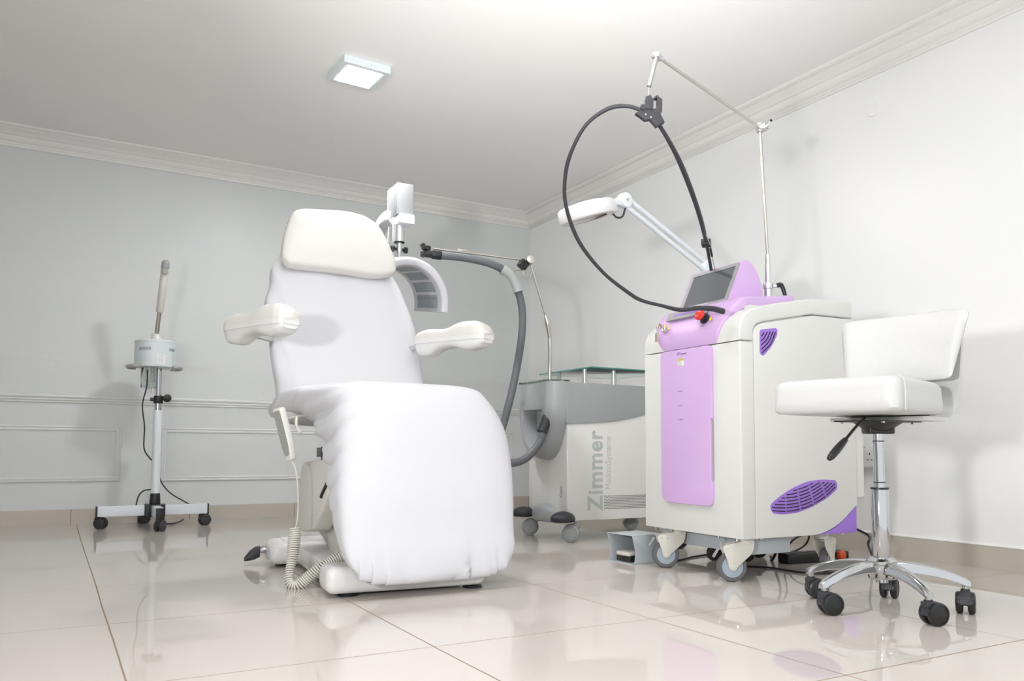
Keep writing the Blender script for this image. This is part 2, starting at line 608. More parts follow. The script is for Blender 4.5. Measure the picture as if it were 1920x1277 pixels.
t = thing('blank_wall_plate', 'small round white cover plate high on the right wall', 'wall plate', Fr(0, -3.298, 0, 2.174))
b = MB(); b.lathe([(0, 0), (0.041, 0), (0.041, 0.003), (0.038, 0.006), (0, 0.007)], 40, RY(-90)); b.build('cover', 'wall_right', t)

# ceiling light
LF = Fr(-2.152, -1.867, 3.0, H)
t = thing('ceiling_light', 'square white surface-mounted panel light glowing on the ceiling', 'ceiling light', LF)
S_, h_ = 0.124, 0.04
b = MB()
b.loft([[(x * r, y * r, z) for x, y in ((-1, -1), (1, -1), (1, 1), (-1, 1))] for r, z in ((S_ - .003, 0), (S_, -.004), (S_, -h_ + .003), (S_ - .003, -h_), (S_ - .028, -h_), (S_ - .028, -h_ + .003))])
b.build('frame', 'pale', t, angle=30)
b = MB(); b.box((0, 0, -h_ + 0.0005), (2 * S_ - .058, 2 * S_ - .058, .002)); b.build('diffuser', 'diffuser', t)
b = MB(); b.cyl((0.02, -S_, -.020), (0.02, -S_ - .001, -.020), .003); b.build('screw', 'brass', t)
b = MB()
for k in range(3):
    b.box((0.037 + k * .005, -S_ - .0003, -.022), (.0012, .0008, .010))
b.build('print_mark', 'bezel', t)


# ------------------------------------------------------------ shared caster builders
def fork_caster(parent, x, y, r, deg, top, name='caster', w=0.030, off=0.055, mats=('fork', 'tyre', 'hub')):
    """swivel caster with a cream fork; deg is the direction from stem to wheel (local)"""
    m = T(x, y, 0) @ RZ(deg)          # wheel contact at the origin, stem at -x
    b = MB()
    b.box((-off, 0, top - 0.003), (0.075, 0.060, 0.005), 0.002, m=m)
    V = lambda a, c, d: m @ Vector((a, c, d))
    b.cyl(V(-off, 0, top - 0.024), V(-off, 0, top - 0.004), 0.030, 0.033, 24)
    b.box((-off + .010, 0, top - .022), (.050, w + .012, .012), .003, m=m)
    for s in (-1, 1):
        poly = rpoly([(-off - .026, top - .012), (-off + .012, top - .012), (-off + .045, top - .020), (.034, top - .030), (.036, top - .044), (.018, r + .018), (.013, r - .012), (-.011, r - .014), (-.018, r + .002), (-off - .022, top - .055)], [.006, .004, .01, .012, .012, .02, .012, .012, .012, .02], 4)
        b.prism(poly, 0.0035, m @ axes((0, s * (w / 2 + .006) + (0.0035 if s > 0 else 0), 0), (1, 0, 0), (0, 0, 1), (0, -1, 0)), 0.001)
    b.cyl(V(0, -w / 2 - .013, r), V(0, w / 2 + .013, r), 0.010, None, 16, 0.002)
    for xx in (.020, -.004):
        b.cyl(V(xx, -w / 2 - .0115, top - .040), V(xx, w / 2 + .0115, top - .040), 0.0045, None, 12, 0.001)
    o = b.build(name, mats[0], parent)
    t_ = MB(); t_.lathe([(r - .017, -w / 2), (r - .004, -w / 2), (r, -w / 2 + .005), (r, w / 2 - .005), (r - .004, w / 2), (r - .017, w / 2)], 48, m @ T(0, 0, r) @ RX(90))
    t_.build('tyre', mats[1], o)
    h_ = MB()
    for s in (-1, 1):
        h_.lathe([(0, 0), (r - .028, 0), (r - .027, .002), (r - .023, .002), (r - .022, 0), (r - .0205, .003), (r - .0165, .003), (r - .016, -w / 2)], 40, m @ T(0, s * (w / 2 - .001), r) @ RX(-90 * s))
    h_.build('wheel_hub', mats[2], o)
    k = MB()
    k.box((0, 0, 0), (.040, .030, .003), .001, m=m @ T(.058, 0, top - .058) @ RY(58))
    k.box((0, 0, 0), (.022, .006, .012), .001, m=m @ T(.036, 0, top - .030) @ RY(-30))
    k.build('brake_pedal', 'bezel', o)
    return o


def twin_caster(parent, x, y, r, deg, hood_top, mat_h='black', mat_w='black', mat_cap='black', name='caster', hw=0.030, stem=0.012, stem_top=None):
    """furniture caster: hood with two wheels; axle across local y of the wheel frame"""
    m = T(x, y, 0) @ RZ(deg)
    b = MB()
    # hood: a thick arc over the wheels
    ring_o = [(r * 1.02 * math.cos(a), r + r * 1.02 * math.sin(a)) for a in [math.radians(d) for d in range(-8, 196, 12)]]
    ring_i = [(r * .72 * math.cos(a), r + r * .72 * math.sin(a)) for a in [math.radians(d) for d in range(196, -9, -12)]]
    b.prism(ring_o + ring_i, hw * 1.02, m @ axes((0, hw * .51, 0), (1, 0, 0), (0, 0, 1), (0, -1, 0)), 0.001)
    b.box((r * .55, 0, 2 * r - .008), (r * .95, hw * 1.02, .018), .003, m=m)
    b.cyl(m @ Vector((r * .55, 0, 2 * r)), m @ Vector((r * .55, 0, stem_top or hood_top)), stem * .6, None, 14)
    b.cyl(m @ Vector((r * .55, 0, 2 * r - .002)), m @ Vector((r * .55, 0, 2 * r + .006)), stem, None, 18)
    o = b.build(name, mat_h, parent)
    for s in (-1, 1):
        w = MB()
        y0 = s * (hw * .5)
        w.lathe([(0, 0), (r * .78, 0), (r * .97, .003), (r, .008), (r, .014), (r * .95, .0185), (r * .80, .021), (r * .78, .019), (r * .2, .022), (0, .0225)], 36, m @ T(0, y0 - s * .008, r) @ RX(-90 * s))
        w.build('wheel', mat_w, o)
        if mat_cap != mat_w:
            c2 = MB(); c2.lathe([(0, 0), (r * .74, 0), (r * .72, .0025), (0, .004)], 32, m @ T(0, y0 + s * .0125, r) @ RX(-90 * s))
            c2.build('wheel_cap', mat_cap, o)
    return o


# ------------------------------------------------------------ the lilac and cream laser machine
LA = Fr(-1.248, -3.613, -2.2)
las = thing('laser_machine', 'tall cream and lilac laser machine on casters with a tilted touch screen', 'laser machine', LA)
W = 0.585
SIDE = lambda y, flip=1: axes((0, y, 0), (1, 0, 0), (0, 0, 1), (0, -1, 0))   # xz polygon, extruded towards -y

b = MB()
front_poly = rpoly([(0, 0), (0.066, 0), (0.066, W), (0, W)], [0.007, 0.001, 0.001, 0.007], 4)
b.prism(front_poly, 0.898 - 0.166, T(0, 0, 0.166), 0.006, 3)
b.build('front_panel', 'cream', las)
b = MB()
b.box((0.33, W / 2, 0.60), (0.53, W - 0.03, 0.84), 0.002)
b.box((0.635, W / 2, 0.65), (0.066, W - 0.012, 0.70), 0.010)
b.build('rear_housing', 'cream', las)
sp = rpoly([(0.0685, 0.166), (0.40, 0.166), (0.505, 0.202), (0.608, 0.278), (0.608, 1.024), (0.378, 1.0225), (0.0685, 0.963)], [.001, .10, .06, .003, .002, .02, .045], 8)
for y in (0.022, W + 0.004):
    b = MB(); b.prism(sp, 0.024, SIDE(y), 0.003, 2); b.build('side_panel', 'cream', las)
    b = MB(); b.prism(rpoly([(0.372, 0.1665), (0.607, 0.1665), (0.607, 0.276), (0.50, 0.195), (0.43, 0.172)], [.001, .006, .001, .04, .03], 5), 0.018, SIDE(y - (0.002 if y < .1 else .002)), 0.002); b.build('corner_plate', 'purple', las)
# upper housing over the seam
b = MB()
hood = [(0.0, 0.902), (0.0, 0.945), (0.008, 0.975), (0.026, 1.001), (0.055, 1.022), (0.100, 1.037), (0.160, 1.050), (0.30, 1.077), (0.380, 1.091), (0.50, 1.095), (0.610, 1.098), (0.610, 1.029), (0.378, 1.028), (0.120, 0.979), (0.085, 0.966), (0.071, 0.945), (0.069, 0.902)]
b.prism(hood, W, SIDE(W), 0.008, 3)
b.box((0.33, W / 2, 1.03), (0.50, W - 0.06, 0.03))
b.build('upper_housing', 'cream', las, angle=50)

# lilac console strip
path = [(0.002, 0.9045, .118, .458), (-.004, .925, .112, .470), (-.006, .948, .104, .486), (-.002, .968, .096, .502), (.008, .990, .086, .516), (.020, 1.012, .074, .524), (.034, 1.036, .064, .526), (.048, 1.056, .056, .522), (.062, 1.070, .052, .512), (.085, 1.079, .052, .500), (.12, 1.084, .060, .496), (.18, 1.090, .070, .492), (.28, 1.103, .076, .490), (.36, 1.113, .078, .488), (.372, 1.108, .080, .486)]
rings = []
for k, (x, z, y0, y1) in enumerate(path):
    a = Vector(path[max(k - 1, 0)][:2]); c_ = Vector(path[min(k + 1, len(path) - 1)][:2])
    tn = (c_ - a).normalized(); n = Vector((-tn.y, tn.x))
    if n.x > 0 and n.y < 0: n = -n
    def q(y, d): return (x + n.x * d, y, z + n.y * d)
    lift = 0.010
    rings.append([q(y0 + .004, -.035), q(y0, -.006), q(y0 + .004, .0), q(y0 + .014, .004), q(y0 + .06, .006), q(y1 - .06, .006), q(y1 - .014, .004), q(y1 - .004, 0), q(y1, -.006), q(y1 - .004, -.035)])
b = MB(); b.loft(rings); b.build('console', 'lilac', las, angle=60)
con = bpy.data.objects['console']
cs = axes((-.004, 0, .985), (0, -1, 0), Vector((.042, 0, .085)).normalized(), Vector((-.085, 0, .042)).normalized())  # console slope: x to picture right, y up the slope, z outwards
# grey card plate with slot
b = MB(); b.prism(rpoly([(-.445, .046), (-.190, .046), (-.198, .084), (-.445, .084)], .004), .004, cs @ T(0, 0, .006), .001); b.build('card_plate', 'bezel', con)
b = MB(); b.box((-.315, .067, .0105), (.17, .009, .0015), m=cs); b.build('card_slot', 'purple', con)
# emergency stop
e0 = cs @ Vector((-.192, .022, .007))
en = (cs.to_3x3() @ Vector((0, 0, 1)))
mm = orient(e0, e0 + en)
b = MB(); b.lathe([(0, -.004), (.022, -.004), (.022, .002), (.0155, .004), (.0155, .020), (0, .020)], 32, mm); sb = b.build('stop_button_base', 'black', con)
b = MB(); b.lathe([(0, .018), (.017, .018), (.0215, .023), (.0215, .032), (.0195, .036), (.012, .038), (0, .0385)], 32, mm); rb = b.build('stop_button', 'red', con)
b = MB()
for s in (0, 1):
    pts = [mm @ Vector((.012 * math.cos(a), .012 * math.sin(a), .0385)) for a in [math.radians(d + 180 * s) for d in range(20, 140, 12)]]
    b.tube(pts, .0011, 6, 2)
b.build('arrow_mark', 'paper', con)
for sx, sy in ((-.152, .014), (-.405, .010), (-.440, .026)):
    b = MB(); b.box((sx, sy, .0075), (.012, .014, .001), m=cs @ T(0, 0, 0)); b.build('warning_sticker', 'yellow', con)
b = MB(); b.box((-.192, -.012, .0072), (.020, .003, .0006), m=cs); b.build('button_caption', 'ink', con)
# key switch with keys on a ring
k0 = cs @ Vector((-.427, .002, .006)); mk = orient(k0, k0 + en)
b = MB(); b.lathe([(0, 0), (.0115, 0), (.0115, .006), (.009, .010), (.006, .010), (.006, .007), (0, .007)], 24, mk); ks = b.build('key_switch', 'nickel', con)
b = MB(); b.cyl(mk @ Vector((0, 0, .006)), mk @ Vector((0, 0, .022)), .002); b.sphere(mk @ Vector((0, 0, .034)), .012, (1, .35, 1)); b.build('key', 'brass', con)
b = MB()
ctr = mk @ Vector((0, 0, .042))
b.tube([ctr + Vector((0, .011 * math.cos(a), -.011 + .011 * math.sin(a))) for a in [math.radians(d) for d in range(0, 361, 30)]], .001, 6, 2)
b.box(ctr + Vector((-.002, .010, -.050)), (.003, .013, .036), .001)
b.cyl(ctr + Vector((0, .002, -.022)), ctr + Vector((.002, -.010, -.056)), .0022)
b.build('spare_key', 'brass', con)

# lilac front door
b = MB()
dp = rpoly([(.152, .276), (.455, .276), (.455, .898), (.144, .898), (.144, .616), (.152, .606), (.152, .372), (.144, .364), (.144, .310)], [.05, .05, .022, .022, .001, .001, .001, .001, .03], 8)
b.prism([(y, z) for y, z in dp], .016, axes((0, 0, 0), (0, 1, 0), (0, 0, 1), (-1, 0, 0)) @ T(0, 0, -.002), .011, 4)
door = b.build('front_door', 'lilac', las, angle=60)
b = MB(); b.box((-.001, .1485, .489), (.004, .007, .236)); b.build('handle_slot', 'bezel', door)
for z in (.728, .670, .613):
    b = MB(); b.prism([(.018 * math.cos(t), .0016 * math.sin(t)) for t in [2 * PI * k / 24 for k in range(24)]], .0012, axes((-.0138, .326, z), (0, 1, 0), (0, 0, 1), (-1, 0, 0))); b.build('door_groove', 'inkpale', door)
FA = lambda y, z, x=-.0148: axes((x, y, z), (0, -1, 0), (0, 0, 1), (-1, 0, 0))
text('AT', 'lettering', .016, FA(.348, .876) @ Matrix(((1, .35, 0, 0), (0, 1, 0, 0), (0, 0, 1, 0), (0, 0, 0, 1))), 'inkpale', door, .0004, .0003)
text('.nasenter', 'lettering', .011, FA(.326, .8765) @ Matrix(((1, .35, 0, 0), (0, 1, 0, 0), (0, 0, 1, 0), (0, 0, 0, 1))), 'inkpale', door, .0002, .0003)
b = MB(); b.box((-.0144, .322, .846), (.001, .040, .030), .0003); st = b.build('safety_label', 'paper', door)
b = MB(); b.box((-.0152, .322, .8565), (.0008, .040, .009)); b.build('label_header', 'yellow', door)
text('CAUTION', 'label_text', .007, FA(.338, .854, -.0157), 'ink', door, .0002, .0001)
b = MB()
for r_ in range(4):
    b.box((-.0151, .328, .8485 - r_ * .0045), (.0006, .022 - .004 * (r_ % 2), .0011))
b.build('label_lines', 'ink', door)

# grilles on the near side
Yg = -0.0032
def side_at(y, z0=0): return axes((0, y, 0), (1, 0, 0), (0, 0, 1), (0, -1, 0))
b = MB(); b.prism(rpoly([(0.0986, 0.9463), (0.1889, 0.9599), (0.19, 0.9358), (0.1604, 0.8873), (0.1134, 0.8462), (0.0967, 0.8564)], [.012, .014, .02, .05, .008, .008], 6), .004, side_at(.001), .001)
g1 = b.build('upper_grille', 'purple', las)
b = MB()
for a0, a1, a2 in [[(0.1066, 0.9214), (0.1135, 0.9295), (0.1196, 0.9373)], [(0.1053, 0.9045), (0.1226, 0.92), (0.1359, 0.9394)], [(0.105, 0.8886), (0.1331, 0.9111), (0.1509, 0.9417)], [(0.1046, 0.8717), (0.1414, 0.9021), (0.166, 0.9434)], [(0.1077, 0.8586), (0.152, 0.8947), (0.1781, 0.9424)]]:
    P = [Vector((a0[0], 0, a0[1])), Vector((a1[0], 0, a1[1])), Vector((a2[0], 0, a2[1]))]
    b.tube([p + Vector((0, -.0035, 0)) for p in P], .0019, 8, 6)
b.build('grille_slots', 'slot', g1)
b = MB(); b.prism(rpoly([(0.1369, 0.278), (0.1411, 0.2913), (0.1882, 0.3202), (0.2523, 0.3493), (0.3354, 0.3734), (0.4109, 0.3794), (0.4864, 0.3762), (0.4974, 0.3612), (0.4945, 0.3394), (0.4393, 0.3059), (0.3565, 0.2738), (0.2731, 0.2541), (0.2008, 0.2502), (0.1498, 0.2554)], .02, 4), .004, side_at(.001), .001)
g2 = b.build('lower_grille', 'purple', las)
b = MB()
for seg in [[(0.2564, 0.3393), (0.2754, 0.3423)], [(0.2843, 0.3447), (0.308, 0.3489), (0.3364, 0.3565)], [(0.344, 0.3604), (0.3591, 0.3645)], [(0.2213, 0.3247), (0.2488, 0.3262), (0.2766, 0.3301)], [(0.2854, 0.3318), (0.3121, 0.3365), (0.3399, 0.3445)], [(0.3496, 0.3482), (0.3739, 0.3578), (0.3978, 0.368)], [(0.196, 0.3121), (0.2115, 0.3126)], [(0.2201, 0.3128), (0.2499, 0.314), (0.2783, 0.3171)], [(0.2871, 0.3193), (0.3162, 0.3248), (0.3438, 0.3327)], [(0.3538, 0.3372), (0.3811, 0.3469), (0.4048, 0.3584)], [(0.412, 0.363), (0.4228, 0.368)], [(0.1764, 0.3012), (0.2117, 0.2996)], [(0.2198, 0.2999), (0.251, 0.3016), (0.2803, 0.3044)], [(0.2892, 0.307), (0.3188, 0.3126), (0.3473, 0.3205)], [(0.3564, 0.3247), (0.3838, 0.3347), (0.41, 0.3471)], [(0.4187, 0.3521), (0.4333, 0.3601), (0.4458, 0.3672)], [(0.1591, 0.2902), (0.1846, 0.2883), (0.212, 0.2871)], [(0.22, 0.2873), (0.2522, 0.2889), (0.2823, 0.2921)], [(0.2912, 0.2942), (0.3214, 0.3002), (0.3509, 0.3084)], [(0.36, 0.3127), (0.388, 0.323), (0.4157, 0.3362)], [(0.4235, 0.3408), (0.4453, 0.3523), (0.4652, 0.3652)], [(0.1453, 0.2795), (0.1786, 0.2764), (0.212, 0.275)], [(0.2206, 0.2752), (0.2533, 0.2767), (0.2843, 0.2801)], [(0.2932, 0.2819), (0.3247, 0.2878), (0.3547, 0.2968)], [(0.3632, 0.3007), (0.3922, 0.3113), (0.4215, 0.3246)], [(0.4287, 0.3295), (0.4559, 0.3445), (0.4812, 0.3619)], [(0.1479, 0.2674), (0.1797, 0.2639), (0.2119, 0.2617)], [(0.2211, 0.2622), (0.2559, 0.2636), (0.2866, 0.2678)], [(0.2955, 0.2696), (0.3282, 0.2754), (0.3592, 0.2848)], [(0.3674, 0.2888), (0.3979, 0.2994), (0.4273, 0.3133)], [(0.4341, 0.3179), (0.4611, 0.3331), (0.4839, 0.3492)]]:
    b.tube([Vector((p[0], -.0035, p[1])) for p in seg], .0019, 8, 4)
b.build('grille_slots', 'slot', g2)

# screen housing
b = MB()
mp = rpoly([(.110, 1.072), (.196, 1.262), (.226, 1.262), (.268, 1.228), (.292, 1.17), (.300, 1.10), (.300, 1.075)], [.002, .008, .02, .03, .04, .02, .002], 5)
b.prism(mp, .318, SIDE(.498), .012, 4)
b.sphere((.245, .36, 1.245), .05, (.8, 1, .55))
mon = b.build('screen_housing', 'lilac', las, angle=60)
up = (Vector((.196, 0, 1.262)) - Vector((.110, 0, 1.072))).normalized()
ms = axes((.110, .339, 1.072), (0, -1, 0), up, Vector((-up.z, 0, up.x)))   # x picture right, y up the face, z outwards
b = MB()
o_ = rpoly([(-.148, .012), (.148, .012), (.148, .200), (-.148, .200)], .012)
i_ = rpoly([(-.128, .030), (.130, .030), (.130, .184), (-.128, .184)], .003)
b.loft([[ms @ Vector((x, y, -.002)) for x, y in o_], [ms @ Vector((x, y, .003)) for x, y in o_], [ms @ Vector((x, y, .004)) for x, y in i_], [ms @ Vector((x, y, -.003)) for x, y in i_]], caps=False)
b.build('screen_bezel', 'bezel', mon)
b = MB(); b.box((.001, .107, .0005), (.262, .158, .002), m=ms); b.build('touch_screen', 'screen', mon)

# casters, chassis tray and brake
fork_caster(las, .030, .092, .055, 150 + 2.2, .165)
fork_caster(las, .026, .482, .055, 150 + 2.2, .165)
fork_caster(las, .548, .100, .050, 20, .165)
fork_caster(las, .47, .470, .052, 200, .165, mats=('dark', 'black', 'black'))
b = MB(); b.box((.205, W / 2, .128), (.20, .46, .062), .002); b.build('chassis_tray', 'steel', las)
for x in (.02, .07, .14, .58):
    for y in (.05, .15, W - .15, W - .05):
        b = MB(); b.cyl((x, y, .154), (x, y, .168), .0055, None, 10); b.build('bolt', 'nickel', las)

# fibre arm: pole, joint, rod, drop rod, clamp
J = LA.i((-0.8894, -3.3947, 1.859))
PB = Vector((.35, .20, 1.10))
b = MB()
b.cyl(PB, PB + Vector((0, 0, .075)), .016, None, 24)
b.cyl(PB + Vector((0, 0, .060)), PB + Vector((0, 0, .085)), .021, None, 24, .003)
b.cyl(PB + Vector((0, 0, .085)), PB + Vector((0, 0, .165)), .0125, None, 20, .001)
b.cyl(PB + Vector((0, 0, .150)), PB + Vector((0, 0, .205)), .0105, None, 20, .001)
b.cyl(PB + Vector((0, 0, .070)), PB + Vector((.03, -.03, .070)), .006)
b.build('pole_sleeve', 'alu', las)
b = MB(); b.tube([PB + Vector((.022, -.026, .072)), PB + Vector((.034, -.038, .074)), PB + Vector((.046, -.044, .040)), PB + Vector((.052, -.048, .012))], lambda t: .010 - .003 * t, 12, 4); b.build('pole_lever', 'black', las)
b = MB(); b.cyl(PB + Vector((0, 0, .19)), J, .0062, None, 16); b.build('pole', 'nickel', las)
TIP = LA.i((-1.8189, -3.8307, 1.7566))
b = MB(); d_ = (TIP - J).normalized(); sd = Vector((-d_.y, d_.x, 0)).normalized()
b.cyl(J - Vector((0, 0, .018)), J + Vector((0, 0, .020)), .016, None, 20, .003)
b.cyl(J - sd * .010, J + sd * .028, .019, None, 24, .003)
b.cyl(J + sd * .028, J + sd * .036, .012, None, 20)
b.tube([J + sd * .034 + Vector((0, 0, .002)), J + sd * .040 + Vector((0, 0, .012)), J + sd * .045 + Vector((0, 0, .02))], .0035, 8, 3)
b.build('arm_joint', 'alu', las)
b = MB(); b.sphere(J + sd * .047 + Vector((0, 0, .022)), .0055); b.build('joint_knob', 'black', las)
b = MB(); b.cyl(J, TIP, .0056, None, 16); b.build('arm_rod', 'nickel', las)
b = MB()
m_ = orient(TIP, TIP - d_)
b.box((0, 0, .012), (.018, .018, .05), .003, m=m_)
b.cyl(TIP + sd * -.014, TIP + sd * .014, .009, None, 18, .002)
b.build('tip_bracket', 'alu', las)
RE = LA.i((-1.8437, -3.8252, 1.6507))
b = MB(); b.cyl(TIP - Vector((0, 0, .010)), RE, .0075, None, 18); b.lathe([(.0045, 0), (.0075, 0), (.0075, .004), (.0045, .004)], 18, orient(RE, TIP)); b.build('drop_rod', 'nickel', las)
# the clamp sits in the plane across the view of the door side
CL = LA.i((-1.8503, -3.8378, 1.5693))
mc = T(*CL) @ RZ(-27.5)      # x along the room diagonal, z up, y away
b = MB()
pl = lambda pts, h, y: b.prism(pts, h, mc @ axes((0, y, 0), (1, 0, 0), (0, 0, 1), (0, -1, 0)), .001)
pl([(-.018, -.002), (.008, -.006), (.009, .030), (.003, .034), (.001, .042), (-.004, .041), (-.016, .036)], .026, .013)
pl([(.011, -.012), (.030, -.020), (.036, -.010), (.037, .028), (.021, .043), (.012, .036), (.014, .031), (.020, .034), (.021, .004), (.010, -.004)], .022, .011)
pl([(-.048, -.016), (-.020, .000), (.012, -.002), (.032, -.020), (.044, -.044), (.018, -.059), (-.002, -.036), (-.018, -.038), (-.036, -.024)], .020, .010)
b.cyl(mc @ Vector((-.024, -.014, .002)), mc @ Vector((-.024, .014, .002)), .009)
clp = b.build('hose_clamp', 'dark', las)
b = MB()
for x, z in ((-.016, -.022), (.000, -.031)):
    b.cyl(mc @ Vector((x, -.014, z)), mc @ Vector((x, -.009, z)), .003, None, 12, .001)
b.build('screws', 'brass', clp)
b = MB(); b.cyl(RE, mc @ Vector((-.006, 0, .040)), .0006, None, 6); b.build('cord', 'paper', las)
# fibre hose
hp = [(-1.3118, -3.596, 1.0047), (-1.3658, -3.5945, 1.01), (-1.4273, -3.5767, 1.009), (-1.4847, -3.555, 1.0012), (-1.5574, -3.5377, 1.0128), (-1.6294, -3.5209, 1.0261), (-1.6783, -3.5066, 1.0507), (-1.7879, -3.496, 1.1178), (-1.8994, -3.5094, 1.2111), (-1.9754, -3.544, 1.3163), (-2.0026, -3.5818, 1.402), (-2.0093, -3.6299, 1.4727), (-1.9925, -3.6914, 1.5428), (-1.9519, -3.7521, 1.5806), (-1.9094, -3.7938, 1.5832), (-1.8737, -3.8242, 1.5657), (-1.8389, -3.8368, 1.5477), (-1.7657, -3.8171, 1.5029), (-1.6718, -3.7737, 1.4486), (-1.5527, -3.6981, 1.389), (-1.4565, -3.633, 1.3343), (-1.3418, -3.5343, 1.304), (-1.1873, -3.3897, 1.2817), (-1.0257, -3.2369, 1.2522), (-0.9984, -3.2137, 1.2012)]
def hr(t):
    return .0066 + .0046 * max(0, 1 - t / .16) + .0024 * math.exp(-((t - .80) / .08) ** 2) + .0004 * math.sin(t * 60)
b = MB(); b.tube([LA.i(p) for p in hp], hr, 14, 8); b.build('fibre_hose', 'dark', las, angle=80)
b = MB()
c0, c1 = LA.i((-1.2957, -3.4906, 1.2952)), LA.i((-1.1925, -3.3982, 1.2814))
mb_ = orient(c0, c1); b.box((0, 0, .025), (.036, .022, .046), .003, m=mb_)
b.build('cable_block', 'black', las)
for pts in [[(-1.3688, -3.5549, 1.32), (-1.3396, -3.546, 1.2914), (-1.293, -3.5135, 1.2739)], [(-1.1669, -3.3894, 1.2777), (-1.0825, -3.3096, 1.2661), (-1.0074, -3.2464, 1.241)]]:
    b = MB(); b.tube([LA.i(p) for p in pts], .0016, 8, 4); b.build('signal_cable', 'bezel', las)
b = MB(); b.cyl(LA.i((-1.2225, -3.4392, 1.2863)), LA.i((-1.1598, -3.3818, 1.2758)), .0045); b.build('cable_plug', 'black', las)

# ------------------------------------------------------------ cables and power strip under the machine
t = thing('power_strip', 'black multi-way power strip with an orange switch under the laser machine', 'power strip', Fr(-0.5005, -3.3015, -8))
b = MB(); b.box((0, 0, .022), (.34, .07, .044), .006); b.build('casing', 'black', t)
b = MB(); b.cyl((.118, -.037, .026), (.118, -.034, .026), .019, None, 24); b.cyl((.118, -.052, .032), (.118, -.034, .028), .020, None, 24, .003); b.build('rocker_switch', 'orange', t)
b = MB()
for k in range(4):
    b.box((-.12 + k * .06, 0, .0445), (.040, .045, .002), .001)
b.build('outlets', 'dark', t)


def lead(pts, r=.0042):
    b = MB(); b.tube([LA.i(p) for p in pts], r, 10, 8); b.build('mains_lead', 'blackrub', las)


def cable(label, pts, r=.0042, material='blackrub'):
    b = MB(); b.tube(pts, r, 10, 8)
    o = b.build('power_cable', material)
    o['label'] = label; o['category'] = 'cable'; o['group'] = 'black cables around the machine feet'
    return o


zc = .0045
cable('black cable lying along the floor between the two front casters of the laser machine', [(-1.1368, -3.0264, 0.0045), (-1.0191, -3.0126, 0.0045), (-0.8935, -2.96, 0.0045), (-0.7646, -2.9441, 0.0045), (-0.7271, -3.0253, 0.0045), (-0.7789, -3.1741, 0.0045)])
cable('long black cable running from the front caster under the stool arms', [(-0.8989, -3.2908, 0.0045), (-0.8417, -3.3543, 0.0045), (-0.8318, -3.4577, 0.0045), (-0.8112, -3.5466, 0.0045), (-0.7231, -3.5771, 0.0045), (-0.5468, -3.5407, 0.0045), (-0.357, -3.5016, 0.0045)])
lead([(-0.6369, -3.3363, 0.2), (-0.5739, -3.3887, 0.21), (-0.5577, -3.609, 0.1559), (-0.5444, -3.6126, 0.1083), (-0.2516, -3.4081, 0.0045), (-0.412, -3.4372, 0.0045)], .005)
lead([(-0.7157, -3.3032, 0.17), (-0.655, -3.2855, 0.12), (-0.6131, -3.2371, 0.05), (-0.5316, -3.2002, 0.03), (-0.4521, -3.2133, 0.06), (-0.4632, -3.2429, 0.11), (-0.5324, -3.2202, 0.09), (-0.5708, -3.1787, 0.008)])
lead([(-0.7968, -3.3301, 0.17), (-0.7365, -3.3224, 0.12), (-0.6946, -3.274, 0.07), (-0.6623, -3.2152, 0.01), (-0.5893, -3.1379, 0.008)], .006)

# ------------------------------------------------------------ foot pedal with guard
FT = Fr(-1.205, -2.925, 4)
t = thing('foot_switch', 'grey sheet-metal foot switch guard with beige pedal, on the floor left of the laser machine', 'foot pedal', FT)
b = MB()
# open box facing -x: floor plate, roof, two cheeks with a concave front edge
b.box((0, 0, .0015), (.17, .165, .003))
b.box((.006, 0, .1215), (.178, .165, .003), .001)
for y in (-.081, .081):
    ck = rpoly([(-.074, 0), (.085, 0), (.085, .122), (-.085, .122), (-.077, .095), (-.064, .045)], [0.001, .001, .001, .001, .02, .03], 6)
    b.prism(ck, .003, axes((0, y + .0015, 0), (1, 0, 0), (0, 0, 1), (0, -1, 0)), .0005)
b.box((.084, 0, .06), (.003, .16, .12))
b.build('guard', 'steel', t)
b = MB(); b.box((-.010, 0, .018), (.11, .09, .026), .004); b.build('switch_base', 'black', t)
b = MB(); b.box((-.016, 0, .042), (.10, .085, .018), .005, m=RY(-4)); b.build('pedal', 'fork', t)

# ------------------------------------------------------------ cooling device with hose
ZI = Fr(-1.07, -2.19, 0)
zim = thing('cryo_unit', 'white and silver-grey cold-air therapy unit with a glass shelf and long grey hose', 'medical device', ZI)
b = MB()
b.prism(rpoly([(0, 0), (.72, 0), (.72, .40), (0, .40)], [.010, .012, .012, .010], 4), .835 - .108, T(0, 0, .108), .004)
b.build('body', 'zimbody', zim)
b = MB()
up_ = rpoly([(-.012, .622), (.06, .626), (.13, .628), (.30, .641), (.42, .662), (.54, .690), (.66, .728), (.735, .765), (.735, .845), (-.012, .845)], [.01, .05, .05, .1, .1, .1, .1, .02, .004, .004], 4)
b.prism(up_, .424, SIDE(.412), .010, 3)
b.build('upper_shell', 'greyzim', zim)


def ushape(yc, hw, zt, zb, x, n=18, p=2.3, cut=0):
    pts = []
    for k in range(n + 1):
        a = PI * k / n
        yy = math.cos(a); s_ = math.sin(a)
        pts.append((x, yc + hw * (abs(yy) ** (2 / p)) * (1 if yy > 0 else -1), zb + (zt - zb) * (1 - s_ ** (2 / p))))
    return pts


